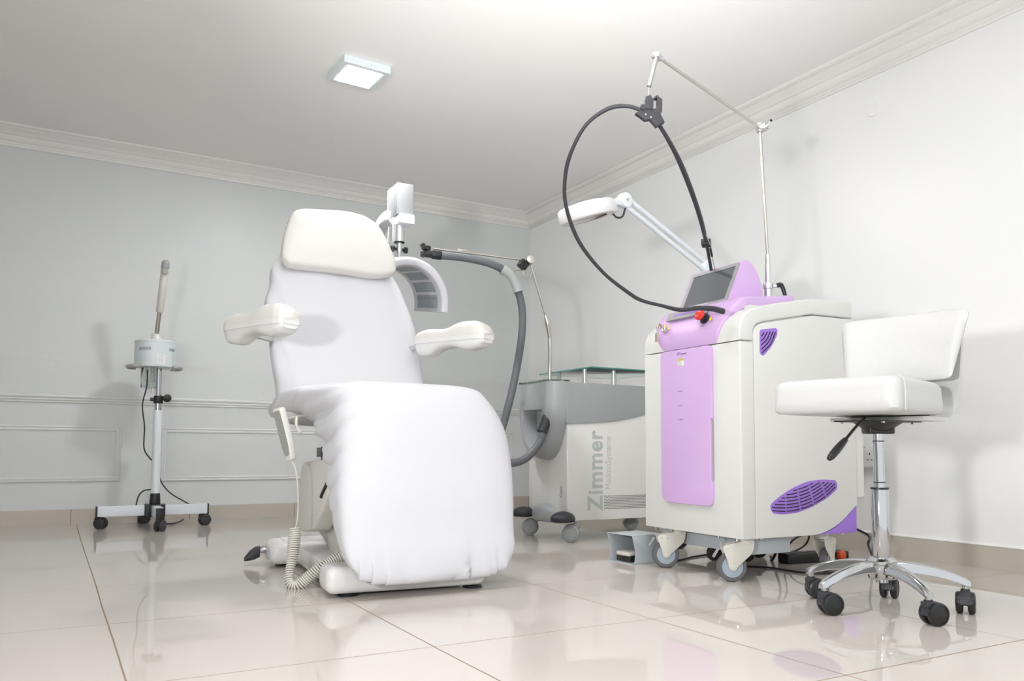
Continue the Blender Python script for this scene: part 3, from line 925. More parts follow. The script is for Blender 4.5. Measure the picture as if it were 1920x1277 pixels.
b = MB()
b.loft([ushape(.195, .212, .845, .425, .02), ushape(.195, .208, .850, .430, -.03), ushape(.195, .188, .852, .447, -.070), ushape(.195, .160, .852, .462, -.098),
        ushape(.198, .140, .850, .470, -.102), ushape(.205, .104, .705, .500, -.100), ushape(.205, .100, .700, .505, -.094), ushape(.205, .085, .695, .52, -.012)], caps=True)
nose = b.build('nose_housing', 'greyzim', zim, angle=55)
b = MB(); b.box((-.012, .205, .615), (.004, .17, .19)); b.build('recess_plate', 'whiteplastic', nose)
b = MB()
b.prism(rpoly([(-.108, .055), (.020, .0), (.045, .05), (.045, .35), (.020, .40), (-.108, .345)], .02, 5), .008, T(0, 0, .8525), .002)
b.build('glass_tray', 'glass', zim)
b = MB(); b.prism(rpoly([(-.085, .09), (.02, .05), (.02, .35), (-.085, .31)], .03, 5), .002, T(0, 0, .8610)); b.build('tray_mat', 'clip', zim)
# glass shelf and posts
b = MB(); b.prism(rpoly([(.104, -.078), (.66, -.078), (.66, .457), (.104, .457)], .006, 3), .006, T(0, 0, .9235), .0005)
gs = b.build('glass_shelf', 'glass', zim)
b = MB()
for (x0, y0, x1, y1) in ((.104, -.078, .66, -.078), (.104, -.078, .104, .457), (.104, .457, .66, .457), (.66, -.078, .66, .457)):
    b.box(((x0 + x1) / 2, (y0 + y1) / 2, .9265), (abs(x1 - x0) + .002, abs(y1 - y0) + .002, .0062))
b.build('shelf_edge', 'glassedge', gs)
for x, y in ((.125, .02), (.32, .02), (.18, .36), (.60, .02), (.60, .38)):
    b = MB(); b.cyl((x, y, .844), (x, y, .9235), .0115, None, 20); b.build('shelf_post', 'alu', zim)
# lettering on the side and front
SX = lambda x, z, y=-.0008: axes((x, y, z), (0, 0, 1), (-1, 0, 0), (0, -1, 0))
text('Zimmer', 'lettering', .137, SX(.226, .158), 'zimink', zim, .0030, .0004, label='sage grey lettering up the side', sx=.90, sp=1.08)
text('MedizinSysteme', 'lettering', .052, SX(.284, .269), 'zimink2', zim, 0, .0004, sx=.865)
text('Cryo', 'lettering', .030, axes((-.0008, .052, .229), (0, 0, 1), (0, 1, 0), (-1, 0, 0)), 'ink', zim, .0002, .0004)
b = MB()
for r_ in range(9):
    for k in range(38):
        x = .242 + k * .0085 + (.00425 if r_ % 2 else 0); z = .166 + r_ * .0085
        b.prism([(x + .0028 * math.cos(a), z + .0028 * math.sin(a)) for a in [PI / 3 * j + .5 for j in range(6)]], .0006, axes((0, 0, 0), (1, 0, 0), (0, 0, 1), (0, -1, 0)))
b.build('vent_perforation', 'slot', zim)
# bumpers and casters
b = MB()
rings = []
for k in range(17):
    t_ = k / 16; y = .075 + .245 * t_; q = math.sin(PI * t_)
    zt_ = .150 + .040 * q; x0 = -.012 - .045 * q ** .6
    rings.append([(.004, y, .100), (x0, y, .098), (x0 - .006, y, .106), (x0 - .006, y, zt_ - .018), (x0 + .004, y, zt_ - .004), (x0 + .020, y, zt_), (.004, y, zt_ + .002)])
b.loft(rings)
b.build('front_bumper', 'greyzim', zim, angle=60)
for (y, yy) in ((-.002, -1), (.402, 1)):
    b = MB()
    b.sphere((-.030, y, .122), .060, (1.15, .98, .66), 28)
    for v in b.bm.verts:
        if v.co.z < .108: v.co.z = .108 - (.108 - v.co.z) * .25
    b.build('caster_fender', 'dark', zim)
for x, y, dg in ((.022, .001, 322), (.003, .387, 322), (.70, .36, 330), (.70, .03, 330)):
    twin_caster(zim, x, y, .046, dg, .11, 'bezel', 'clip', 'greyzim2', hw=.030)
# arm
P0 = ZI.i((-1.0589, -2.0018, 0.9083))
PJ = ZI.i((-1.0701, -2.013, 1.1213)); PJ2 = ZI.i((-1.0883, -2.0194, 1.1848)); PT = ZI.i((-1.2251, -2.0493, 1.5135)); PE = ZI.i((-1.7503, -1.9372, 1.5383)); PM = ZI.i((-1.5989, -1.9658, 1.54))
P0.x = PJ.x; P0.y = PJ.y; P0.z = .84
b = MB(); b.cyl(P0, PJ, .0105, None, 18); b.build('arm_pole', 'nickel', zim)
b = MB(); b.cyl(PJ - Vector((0, 0, .02)), PJ2, .0105, .016, 20); b.cyl(PJ2, PJ2 + (PT - PJ2).normalized() * .045, .017, .008, 20); b.build('pole_joint', 'nickel', zim)
b = MB(); b.cyl(PJ2, PT, .006, None, 14); b.cyl(PT, PE, .0055, None, 14); b.build('arm_rod', 'nickel', zim)
b = MB(); dd = (PM - PE).normalized(); b.cyl(PM - dd * .022, PM + dd * .022, .0115, None, 18, .002); b.cyl(PM + dd * .022, PM + dd * .036, .008); b.build('rod_coupling', 'nickel', zim)
b = MB(); ax = Vector((-.25, -.96, .1)); b.cyl(PT - ax * .03, PT + ax * .03, .024, None, 24, .004); b.build('elbow_joint', 'nickel', zim)
b = MB(); b.box((0, 0, -.02), (.05, .04, .045), .006, m=T(*(PT + Vector((-.03, 0, -.01)))) @ RY(35)); b.build('elbow_block', 'black', zim)
b = MB()
hk = ZI.i((-1.3556, -2.0386, 1.4446))
b.tube([PT + Vector((-.03, 0, -.04)), PT + Vector((-.04, 0, -.085)), PT + Vector((-.005, 0, -.100)), PT + Vector((.012, 0, -.06)), PT + Vector((-.01, 0, -.035))], .002, 8, 6)
b.tube([PT + Vector((-.03, 0, -.055)), (PT + Vector((-.03, 0, -.055))).lerp(hk, .5), hk + Vector((.02, 0, 0))], .003, 8, 4)
b.build('suspension_hook', 'nickel', zim)
# hose
hz = [(-1.1589, -2.1182, 0.6308), (-1.1873, -2.1319, 0.5733), (-1.2205, -2.143, 0.5165), (-1.2658, -2.1477, 0.466), (-1.3158, -2.1393, 0.4298), (-1.3735, -2.1284, 0.416), (-1.4105, -2.1092, 0.4379), (-1.4301, -2.1037, 0.5068), (-1.4184, -2.093, 0.5762), (-1.3878, -2.0828, 0.6607), (-1.36, -2.0837, 0.7599), (-1.3276, -2.0769, 0.8749), (-1.3031, -2.0785, 1.0046), (-1.2903, -2.0837, 1.1197), (-1.2899, -2.0819, 1.2353), (-1.3138, -2.0765, 1.335), (-1.3539, -2.0709, 1.404), (-1.4051, -2.0569, 1.4471), (-1.4774, -2.0409, 1.4734), (-1.569, -2.002, 1.4931), (-1.6474, -1.9697, 1.5016), (-1.7203, -1.94, 1.5044)]
b = MB(); b.tube([ZI.i(p) for p in hz], .0205, 18, 8); b.build('air_hose', 'hose', zim, angle=80)
b = MB(); b.cyl(ZI.i((-1.1278, -2.1061, 0.6892)), ZI.i((-1.1902, -2.131, 0.5817)), .031, .027, 24, .003); b.cyl(ZI.i((-1.1854, -2.1286, 0.5903)), ZI.i((-1.1924, -2.1293, 0.5761)), .029, None, 24); b.cyl(ZI.i((-1.1255, -2.1079, 0.6949)), ZI.i((-1.084, -2.0639, 0.7151)), .03, None, 20); b.build('hose_connector', 'dark', zim)
# clip: bent half shell round the hose
b = MB()
cp = crom([ZI.i(p) for p in [(-1.412, -2.0754, 1.4399), (-1.3717, -2.0849, 1.4168), (-1.3378, -2.0891, 1.3737), (-1.3209, -2.0945, 1.3227)]], 5)
b.tube(cp, .0255, 16, 1, False, caps=False)
b.tube(cp[:3], .0275, 16, 1, False, caps=False); b.tube(cp[-3:], .0275, 16, 1, False, caps=False)
b.build('hose_clip', 'clip', zim, angle=60)
# nozzle
n0 = ZI.i((-1.7154, -1.9427, 1.5044)); n1 = ZI.i((-1.8068, -1.9143, 1.5104)); nd = (n1 - n0).normalized()
b = MB(); b.cyl(n0 - nd * .012, n0 + nd * .040, .0235, None, 24, .003); b.cyl(n0 + nd * .03, n0 + nd * .095, .019, None, 24, .003); b.cyl(n0 + nd * .080, n0 + nd * .100, .0225, .020, 24, .003)
b.box(n0 + nd * .062 + Vector((0, 0, .024)), (.016, .022, .03), .004)
b.build('nozzle', 'black', zim)
b = MB(); b.box((0, 0, 0), (.046, .03, .024), .006, m=T(*(ZI.i((-1.7821, -1.9194, 1.5409))))); b.cyl(ZI.i((-1.7821, -1.9194, 1.5409)) + Vector((-.02, -.012, .012)), ZI.i((-1.7821, -1.9194, 1.5409)) + Vector((-.02, .014, .012)), .010, None, 16); b.build('rod_clamp', 'black', zim)


# ------------------------------------------------------------ treatment chair under its white fitted cover
CH = Fr(-2.28, -3.116, 1.0)
ch = thing('treatment_chair', 'white reclining treatment chair with a fitted sheet, cream armrests and head cushion', 'treatment chair', CH)


def super_ring(uc, hw, o, i_, n, p):
    """ring round the line outer-inner in the v-z plane with half width hw"""
    cv, cz = (o[0] + i_[0]) / 2, (o[1] + i_[1]) / 2
    hv, hz = (o[0] - i_[0]) / 2, (o[1] - i_[1]) / 2
    pts = []
    for k in range(n):
        a = 2 * PI * k / n
        ca, sa = math.cos(a), math.sin(a)
        s = math.copysign(abs(sa) ** (2 / p), sa); c_ = math.copysign(abs(ca) ** (2 / p), ca)
        pts.append(Vector((uc + hw * c_, cv + hv * s, cz + hz * s)))
    return pts


def sweep(rows, n, res, p, disp):
    P = crom([Vector((r[0][0], r[0][1], r[3])) for r in rows], res)
    Q = crom([Vector((r[1][0], r[1][1], r[2])) for r in rows], res)
    rings = []
    N = len(P)
    for k in range(N):
        uL, uR = Q[k].z, P[k].z
        ring = super_ring((uL + uR) / 2, (uR - uL) / 2, (P[k].x, P[k].y), (Q[k].x, Q[k].y), n, p)
        c_ = sum(ring, Vector()) / n
        out = []
        for j, q in enumerate(ring):
            d = (q - c_)
            d = d.normalized() if d.length > 1e-6 else Vector((0, 0, 1))
            out.append(q + d * disp(k / (N - 1), j / n, q))
        rings.append(out)
    return rings


rng = random.Random(4)


def leg_disp(t, a, q):
    """gathers at the bottom hem, folds on the sides, soft sag"""
    d = 0.0
    b_ = max(0, 1 - (q.z - .045) / .15)
    d += .013 * b_ * math.sin(q.x * 95 + 2 * math.sin(q.x * 23)) * (0.4 + .6 * math.sin(q.x * 11 + 1) ** 2)
    d += .0060 * b_ ** 2 * math.sin(q.x * 170 + q.z * 20)
    side = min(1, max(0, -(q.x + .20) / .11))
    # pull folds on the left flank, running from the hem up to the knee
    f = q.z + q.y * .32 + .02 * math.sin(q.y * 14)
    k = min(1, max(0, (q.y + .06) * 5)) * min(1, max(0, (q.z - .16) * 6))
    d += side * k * (.010 * math.sin(f * 62) + .005 * math.sin(f * 123 + 1.5))
    # long soft creases down the lower front
    d += .0032 * max(0, 1 - q.z / .42) * math.sin(q.x * 34 + q.z * 4) * (.5 + .5 * math.sin(q.x * 9 + 2)) * min(1, max(0, -q.y * 12))
    d += .003 * math.sin(q.x * 6 + q.z * 5)
    return d


leg_rows = [((-.142, .046), (-.114, .050), -.160, .110), ((-.158, .048), (-.104, .054), -.240, .175), ((-.168, .064), (-.098, .068), -.292, .222), ((-.168, .096), (-.088, .096), -.325, .258), ((-.158, .15), (-.05, .145), -.346, .282), ((-.135, .23), (.03, .215), -.352, .303),
            ((-.11, .34), (.11, .315), -.350, .325), ((-.080, .45), (.19, .41), -.338, .340), ((-.055, .56), (.29, .49), -.330, .340), ((-.032, .640), (.37, .54), -.328, .318), ((.000, .695), (.43, .575), -.332, .292),
            ((.055, .726), (.48, .595), -.342, .288), ((.14, .734), (.515, .605), -.368, .28), ((.25, .732), (.545, .61), -.395, .29), ((.37, .726), (.57, .61), -.412, .30), ((.50, .718), (.60, .605), -.416, .30), ((.64, .710), (.66, .60), -.405, .29)]
b = MB(); b.loft(sweep(leg_rows, 150, 9, 4.2, leg_disp))
cv = b.build('seat_cover', 'sheet', ch, angle=180, label='white elastic sheet over seat and leg rest')

KS = 1.9; NV, NZ = -.8850, .4657
back_tab = [(.640, -.388, .235), (.72, -.394, .243), (.782, -.394, .247), (.893, -.402, .256), (1.008, -.406, .260), (1.104, -.400, .252), (1.18, -.386, .238), (1.255, -.366, .220), (1.32, -.340, .195), (1.39, -.306, .160), (1.45, -.270, .125), (1.495, -.235, .09), (1.52, -.18, .04)]


def back_disp(t, a, q):
    d = .0025 * math.sin(q.x * 9 + q.z * 4) + .0015 * math.sin(q.x * 31 + 5 * q.z)
    side = max(0, -(q.x + .24) / .14)
    d += side * .006 * math.sin(q.x * 70 + q.z * 9 + 2 * math.sin(q.z * 6))
    d += .003 * math.exp(-((q.x + .04 + .05 * (q.z - .8)) / .006) ** 2) * (1 if q.y < .9 else 0)
    b_ = max(0, 1 - abs(q.z - 1.26) / .05)
    d += .0025 * b_ * math.sin(q.x * 120)
    return d


rows = []
for z, l, r in back_tab:
    v = .5 + (z - .7) / KS
    th = .135 if z < 1.3 else .135 - (z - 1.3) * .3
    rows.append(((v, z), (v - NV * th, z - NZ * th), l, r))
b = MB(); b.loft(sweep(rows, 120, 7, 3.4, back_disp))
b.build('back_cover', 'sheet', ch, angle=180, label='white elastic sheet over the backrest')

# head cushion lying on the sheet
hpts = [(-.290, 1.50), (-.262, 1.545), (-.204, 1.567), (-.039, 1.586), (.058, 1.581), (.108, 1.560), (.146, 1.519), (.180, 1.404), (.187, 1.348), (.176, 1.300), (.134, 1.281), (.06, 1.270), (-.039, 1.273), (-.136, 1.275), (-.285, 1.273), (-.325, 1.283), (-.341, 1.321), (-.322, 1.41)]
hp2 = [(p.x, p.y) for p in crom([Vector((x, (z - .7) / .885, 0)) for x, z in hpts + [hpts[0]]], 5)[:-1]]
hm = axes((0, .4425, .70), (1, 0, 0), (0, .4657, .8850), (0, -.8850, .4657))
hc = Vector((-.09, (1.425 - .7) / .885))
rings = []
for s_, z_ in ((.86, -.052), (.95, -.050), (.985, -.042), (1.0, -.030), (1.0, -.020), (.992, -.012), (.994, -.009), (.975, .000), (.93, .007), (.8, .013), (.6, .0165), (.35, .018), (.1, .0185)):
    rings.append([hm @ Vector((hc.x + (x - hc.x) * s_, hc.y + (y - hc.y) * s_, z_ + .0012 * math.sin(x * 22 + y * 14) * (s_ < .99) * s_ ** 4)) for x, y in hp2])
b = MB(); b.loft(rings); b.build('head_cushion', 'vinyl', ch, angle=60, label='cream vinyl head cushion')


def armrest(cx, cy, deg, L):
    """near end centre at cx, cy; body runs backwards along local y"""
    m = T(cx, cy, .955) @ RZ(deg)
    def interp(tab, t):
        for (a, va), (b_, vb) in zip(tab[:-1], tab[1:]):
            if t <= b_:
                k = (t - a) / (b_ - a); k = k * k * (3 - 2 * k)
                return va + (vb - va) * k
        return tab[-1][1]
    top = [(0, .022), (.06, .046), (.16, .062), (.30, .064), (.58, .040), (.82, .046), (.94, .038), (1, .018)]
    bot = [(0, -.034), (.08, -.052), (.22, -.060), (.48, -.040), (.62, -.044), (.84, -.072), (.95, -.068), (1, -.046)]
    wid = [(0, .034), (.04, .046), (.12, .052), (.3, .054), (.6, .050), (.9, .050), (.97, .046), (1, .036)]
    N = 36
    rp, rs, rl = [], [], []
    for k in range(N + 1):
        t = k / N; t2 = .5 - .5 * math.cos(PI * t); t = .4 * t + .6 * t2
        y = t * L; h = interp(top, t); d = interp(bot, t); w = interp(wid, t)
        rp.append([m @ Vector((w * math.copysign(abs(math.cos(a)) ** .62, math.cos(a)), y, max(0, h * abs(math.sin(a)) ** .75) if math.sin(a) > 0 else -.002)) for a in [2 * PI * j / 40 for j in range(40)]])
        rs.append([m @ Vector((w * .93 * math.copysign(abs(math.cos(a)) ** .5, math.cos(a)), y * .985 + .0025, -.016 + (d + .016) * abs(math.sin(a)) ** .8 if math.sin(a) < 0 else -.010)) for a in [2 * PI * j / 40 for j in range(40)]])
        rl.append([m @ Vector((w * 1.01 * math.copysign(abs(math.cos(a)) ** .5, math.cos(a)), y, -.001 if math.sin(a) > 0 else -.018)) for a in [2 * PI * j / 40 for j in range(40)]])
    b = MB(); b.loft(rs); b.loft(rl); o = b.build('armrest', 'whiteplastic', ch, angle=50)
    b = MB(); b.loft(rp); b.build('armrest_pad', 'vinyl', o, angle=70)
    return o


armrest(-.437, .245, 22, .365)
armrest(.362, .215, 24, .375)
for pts in ([(-.54, .55, .935), (-.47, .62, .935), (-.37, .69, .93)], [(.235, .52, .935), (.22, .60, .935), (.19, .67, .93)]):
    b = MB(); b.tube(pts, .012, 10, 4); b.build('arm_bracket', 'alu', ch)

# base
BM_ = T(-.102, -.088, 0) @ RZ(-6.5)
b = MB()
b.box((0, .075, .057), (.565, .15, .090), .030, 5, BM_)
b.box((0, .86, .058), (.72, .22, .092), .036, 5, BM_)
b.box((0, .45, .052), (.50, .74, .074), .012, 3, BM_)
b.box((0, .85, .103), (.60, .15, .010), .004, 3, BM_)
b.build('base', 'whiteplastic', ch, angle=50)
for x, y in ((-.20, .06), (.245, .05), (-.29, .86), (.31, .86)):
    b = MB(); b.cyl(BM_ @ Vector((x, y, 0)), BM_ @ Vector((x, y, .010)), .036, .032, 20, .002); b.cyl(BM_ @ Vector((x, y, .008)), BM_ @ Vector((x, y, .018)), .014); b.build('foot', 'black', ch)
b = MB(); b.cyl(BM_ @ Vector((-.345, .88, .066)), BM_ @ Vector((-.395, .885, .060)), .014, None, 16, .002); st_ = b.build('pedal_stub', 'chrome', ch)
b = MB(); b.loft([[BM_ @ Vector((x, .885 + w * math.cos(a), z + h * math.sin(a))) for a in [2 * PI * k / 16 for k in range(16)]] for x, z, w, h in ((-.385, .056, .018, .024), (-.405, .050, .023, .027), (-.425, .040, .023, .021), (-.446, .026, .018, .008))]); b.build('rubber_tip', 'dark', st_)
# lifting frame
A_ = lambda u: axes((u, 0, 0), (0, 1, 0), (0, 0, 1), (1, 0, 0))
b = MB(); b.prism(rpoly([(0.5431, 0.4352), (0.2332, 0.4527), (0.1665, 0.3685), (0.27, 0.2671), (0.3877, 0.177), (0.5199, 0.1607), (0.6255, 0.168), (0.6044, 0.276)], .03, 6), .075, A_(-.30), .012, 3)
b.build('link_cover', 'beigeplastic', ch, label='beige plastic cover of the lifting link')
b = MB(); b.prism(rpoly([(0.5758, 0.2963), (0.45, 0.3344), (0.2335, 0.3151), (0.1917, 0.0867), (0.4317, 0.0616), (0.5635, 0.1263), (0.6958, 0.1682)], .03, 6), .34, A_(-.20), .006)
b.build('column_cover', 'beigeplastic', ch, label='beige curved column cover')
b = MB()
b.box((-.02, .46, .34), (.20, .16, .50), .01)
b.box((.02, .42, .578), (.44, .36, .035), .008)
b.build('lift_column', 'beigeplastic', ch)
b = MB(); b.tube([(-0.3, 0.1565, 0.3972), (-0.3, 0.2087, 0.3668), (-0.3, 0.2618, 0.3277), (-0.3, 0.2796, 0.3112)], .008, 10, 4); b.build('release_lever', 'black', ch)
b = MB()
for k in range(9):
    c_ = Vector((-0.26, 0.4458, 0.4741)) + Vector((0, 0, .016 - k * .004))
    b.lathe([(.010, -.0015), (.012, 0), (.010, .0015)], 16, T(*c_))
b.cyl((-0.26, 0.4004, 0.495), (-0.26, 0.3968, 0.446), .008)
b.build('gas_spring', 'dark', ch)
# hand remote on its holder, with a coiled lead
R0 = CH.i((-2.7456, -2.8304, 0.6292)); R1 = CH.i((-2.6999, -2.8418, 0.4522))
rm = orient(R1, R0)
fx = Vector((-.93, -.37, 0)); zz = (R0 - R1).normalized(); fx = (fx - zz * fx.dot(zz)).normalized(); yy_ = zz.cross(fx)
rm = axes(R1, yy_, zz, fx)      # x across, y up along the remote, z out of the key face
Lr = (R0 - R1).length
b = MB(); b.prism(rpoly([(-.015, -.008), (.015, -.008), (.024, .05), (.024, Lr + .006), (-.024, Lr + .006), (-.024, .05)], .012, 5), .026, rm @ T(0, 0, -.013), .006, 3)
hr_ = b.build('hand_remote', 'vinyl', ch, label='cream hand remote with grey key pad')
b = MB(); b.prism(rpoly([(-.012, .012), (.012, .012), (.019, .05), (.019, Lr - .004), (-.019, Lr - .004), (-.019, .05)], .010, 5), .001, rm @ T(0, 0, .0125)); b.build('key_pad', 'perf', hr_)
b = MB()
h0 = rm @ Vector((0, Lr - .04, -.013))
h1 = CH.i((-2.6734, -2.8004, 0.6067)); h2 = CH.i((-2.6245, -2.7593, 0.611))
b.tube([h0, h1, h2], .003, 8, 4)
b.tube([h1 + Vector((0, 0, 0)), h1 + Vector((0, 0, -.03)), CH.i((-2.6663, -2.8004, 0.5576)), CH.i((-2.66, -2.8145, 0.5457))], .006, 8, 5)
b.build('remote_holder', 'fork', ch)
b = MB(); b.tube([rm @ Vector((0, -.004, 0)), CH.i((-2.6828, -2.8476, 0.4042)), CH.i((-2.6726, -2.8463, 0.3175)), CH.i((-2.6739, -2.8508, 0.2414)), CH.i((-2.6817, -2.8548, 0.2039))], lambda t: .0035 - .001 * min(1, t * 4), 8, 8)
cpth = crom([CH.i(p) for p in [(-2.6833, -2.8539, 0.2039), (-2.6861, -2.8608, 0.1668), (-2.6967, -2.8784, 0.1035), (-2.7093, -2.8957, 0.0507), (-2.7101, -2.9098, 0.0176), (-2.6899, -2.9262, 0.0075), (-2.659, -2.9343, 0.032), (-2.617, -2.9499, 0.0719), (-2.576, -2.9521, 0.0955), (-2.5325, -2.9551, 0.112)]], 14)
# even resample
seg = [0.0]
for p, q in zip(cpth[:-1], cpth[1:]): seg.append(seg[-1] + (q - p).length)
TL = seg[-1]
def along(s):
    s = min(max(s, 0), TL)
    for k in range(len(seg) - 1):
        if s <= seg[k + 1]:
            return cpth[k].lerp(cpth[k + 1], (s - seg[k]) / max(1e-9, seg[k + 1] - seg[k]))
    return cpth[-1]
hel = []; steps = 760; turns = TL / .0082
for k in range(steps + 1):
    s = TL * k / steps
    p = along(s); tg = (along(s + .004) - along(s - .004)).normalized()
    x = Vector((0.3, -.9, .1)).cross(tg).normalized(); y = tg.cross(x)
    a = 2 * PI * turns * k / steps
    rad = .0165 + .003 * math.sin(s * 30)
    hel.append(p + x * rad * math.cos(a) + y * rad * math.sin(a))
b.tube(hel, .0034, 6, 1, False)
b.build('coiled_lead', 'fork', ch, angle=80, label='cream coiled lead of the remote')

# ------------------------------------------------------------ LED therapy lamp behind the chair
LD = Fr(-1.777, -1.1546, 1.0)
led = thing('led_therapy_lamp', 'white floor-standing arched LED therapy lamp behind the treatment chair head', 'therapy lamp', LD)
lw = lambda p: LD.i(p)
bc = lw((-1.8921, -1.8039, 1.7393))          # near corner under the heat sink box
# box: near face to the right of the corner, fins on the left flank
bx = axes(bc, (.998, -.06, 0), (.06, .998, 0), (0, 0, 1))
b = MB()
b.box((.0415, .09, .085), (.083, .17, .17), .003, m=bx)
b.build('heat_sink_box', 'sink', led)
b = MB()
for k in range(6):
    b.box((-.003, .014 + k * .0305, .085), (.014, .014, .170), .001, m=bx)
b.build('cooling_fins', 'sink', led)
# plastic arm: from under the box back to the left and down
top_ = bx @ Vector((.045, .02, -.025)); midp = bx @ Vector((.03, .22, -.03))
pole_x = lw((-1.8465, -1.3029, 1.3622))
arm_path = [bx @ Vector((.042, -.015, -.026)), bx @ Vector((.038, .08, -.026))] + [lw(p) for p in [(-1.8653, -1.6485, 1.7675), (-1.8678, -1.5318, 1.7685), (-1.8606, -1.4291, 1.7321), (-1.8463, -1.3601, 1.6362), (-1.8388, -1.3238, 1.4228)]]
pole_x = lw((-1.8388, -1.3238, 1.4228))
b = MB()
ap = crom(arm_path, 6)
rings = []
for k, p in enumerate(ap):
    t_ = (ap[min(k + 1, len(ap) - 1)] - ap[max(k - 1, 0)]).normalized()
    sdv = Vector((.998, -.06, 0)); sdv = (sdv - t_ * sdv.dot(t_)).normalized(); upv = sdv.cross(t_)
    hw_, hh_ = .043 - .012 * min(1, k / 14), .026 + .004 * min(1, k / 10)
    rings.append([p + sdv * (hw_ * x_) + upv * (hh_ * y_) for x_, y_ in rpoly([(-1, -1), (1, -1), (1, 1), (-1, 1)], .3, 3)])
b.loft(rings); b.build('swing_arm', 'ledplastic', led, angle=50)
b = MB(); b.cyl((pole_x.x, pole_x.y, .08), (pole_x.x, pole_x.y, pole_x.z + .02), .026, None, 24); b.build('floor_pole', 'alu', led)
b = MB()
for k in range(5):
    a = 2 * PI * k / 5 + .3
    b.box((.09, 0, .062), (.18, .03, .02), .006, m=T(pole_x.x, pole_x.y, 0) @ Matrix.Rotation(a, 4, 'Z'))
b.cyl((pole_x.x, pole_x.y, .05), (pole_x.x, pole_x.y, .10), .035)
b.build('star_base', 'ledplastic', led)
for k in range(5):
    a = 2 * PI * k / 5 + .3
    b = MB(); b.cyl((pole_x.x + .17 * math.cos(a), pole_x.y + .17 * math.sin(a) - .01, .026), (pole_x.x + .17 * math.cos(a), pole_x.y + .17 * math.sin(a) + .01, .026), .026, None, 20, .003)
    b.cyl((pole_x.x + .17 * math.cos(a), pole_x.y + .17 * math.sin(a), .03), (pole_x.x + .17 * math.cos(a), pole_x.y + .17 * math.sin(a), .056), .008)
    b.build('caster', 'black', led)
# drop tube
tx = bx @ Vector((.022, .05, 0))
def tz(py): return 2.2 * 0 + py
zt = bc.z - .048
b = MB()
b.cyl((tx.x, tx.y, zt), (tx.x, tx.y, zt - .096), .027, None, 24)
b.box((tx.x - .033, tx.y + .01, zt - .048), (.022, .03, .094), .003)
b.cyl((tx.x, tx.y, zt - .096), (tx.x, tx.y, zt - .15), .0155, None, 20)
b.cyl((tx.x, tx.y, zt - .15), (tx.x, tx.y, zt - .195), .014, .008, 20)
b.lathe([(.0, .034), (.008, .03), (.020, .022), (.034, .008), (.040, 0), (.0, 0)], 28, T(tx.x, tx.y, zt - .219))
b.build('drop_tube', 'alu', led)
b = MB(); b.cyl((tx.x, tx.y, zt - .094), (tx.x, tx.y, zt - .099), .0285, None, 24); b.build('tube_collar', 'slot', led)
for s in (-1, 1):
    b = MB(); b.cyl((tx.x + s * .010, tx.y, zt - .135), (tx.x + s * .03, tx.y, zt - .135), .008); b.cyl((tx.x + s * .028, tx.y, zt - .135), (tx.x + s * .046, tx.y, zt - .135), .017, .018, 12, .003); b.build('clamp_knob', 'black', led)
b = MB(); b.tube([(tx.x - .05, tx.y + .03, zt - .01), (tx.x - .055, tx.y + .03, zt - .10), (tx.x - .075, tx.y + .03, zt - .17), (tx.x - .08, tx.y + .02, zt - .23)], .004, 8, 5); b.build('lead', 'fork', led)
# arch: half cylinder, axis along local y
az = zt - .219
ac = Vector((tx.x - .020, tx.y - .185, az - .236))       # axis centre at the near rim
AW, AH, AD = .236, .236, .385
def arch(r, y, n=40, drop=.03):
    pts = [(ac.x + (AW - r) * math.cos(a), ac.y + y, ac.z + (AH - r) * math.sin(a)) for a in [PI * k / n for k in range(n + 1)]]
    return [(pts[0][0], pts[0][1], ac.z - drop)] + pts + [(pts[-1][0], pts[-1][1], ac.z - drop)]
b = MB()
prof = [(.0, .02), (.006, .004), (.016, .0), (.036, .0), (.044, .006), (.046, .014), (.046, AD - .02), (.036, AD), (.01, AD), (.0, AD - .015)]
b.loft([arch(r, y) for r, y in prof + [prof[0]]], closed=False, caps=False)
R1_ = [arch(r, y)[0] for r, y in prof]; R2_ = [arch(r, y)[-1] for r, y in prof]
b2 = bmesh.new()
for R_ in (R1_, R2_):
    b2.faces.new([b2.verts.new(p) for p in R_])
b._merge(b2)
bmesh.ops.remove_doubles(b.bm, verts=b.bm.verts, dist=1e-5)
TILT = T(*ac) @ RX(9) @ T(*(-ac))
bmesh.ops.transform(b.bm, matrix=TILT, verts=b.bm.verts)
archo = b.build('lamp_arch', 'ledplastic', led, angle=50)
b = MB(); b.box((tx.x, tx.y, az + .001), (.10, .12, .014), .005); b.build('arch_mount', 'bezel', archo)
for k in range(8):
    a0 = PI * (k + .10) / 8 + (-.03 if k < 4 else .03); a1 = PI * (k + .88) / 8 + (-.03 if k < 4 else .03)
    if k == 0: a0 = -.06
    rr = AW - .0465
    pr = [(ac.x + rr * math.cos(a), ac.z + rr * math.sin(a)) for a in [a0 + (a1 - a0) * j / 6 for j in range(7)]]
    b = MB(); b.loft([[(x, ac.y + y, z) for x, z in pr] for y in (.055, AD - .065)], closed=False, caps=False)
    bmesh.ops.transform(b.bm, matrix=TILT, verts=b.bm.verts)
    b.build('led_panel', 'panel', archo, angle=60)

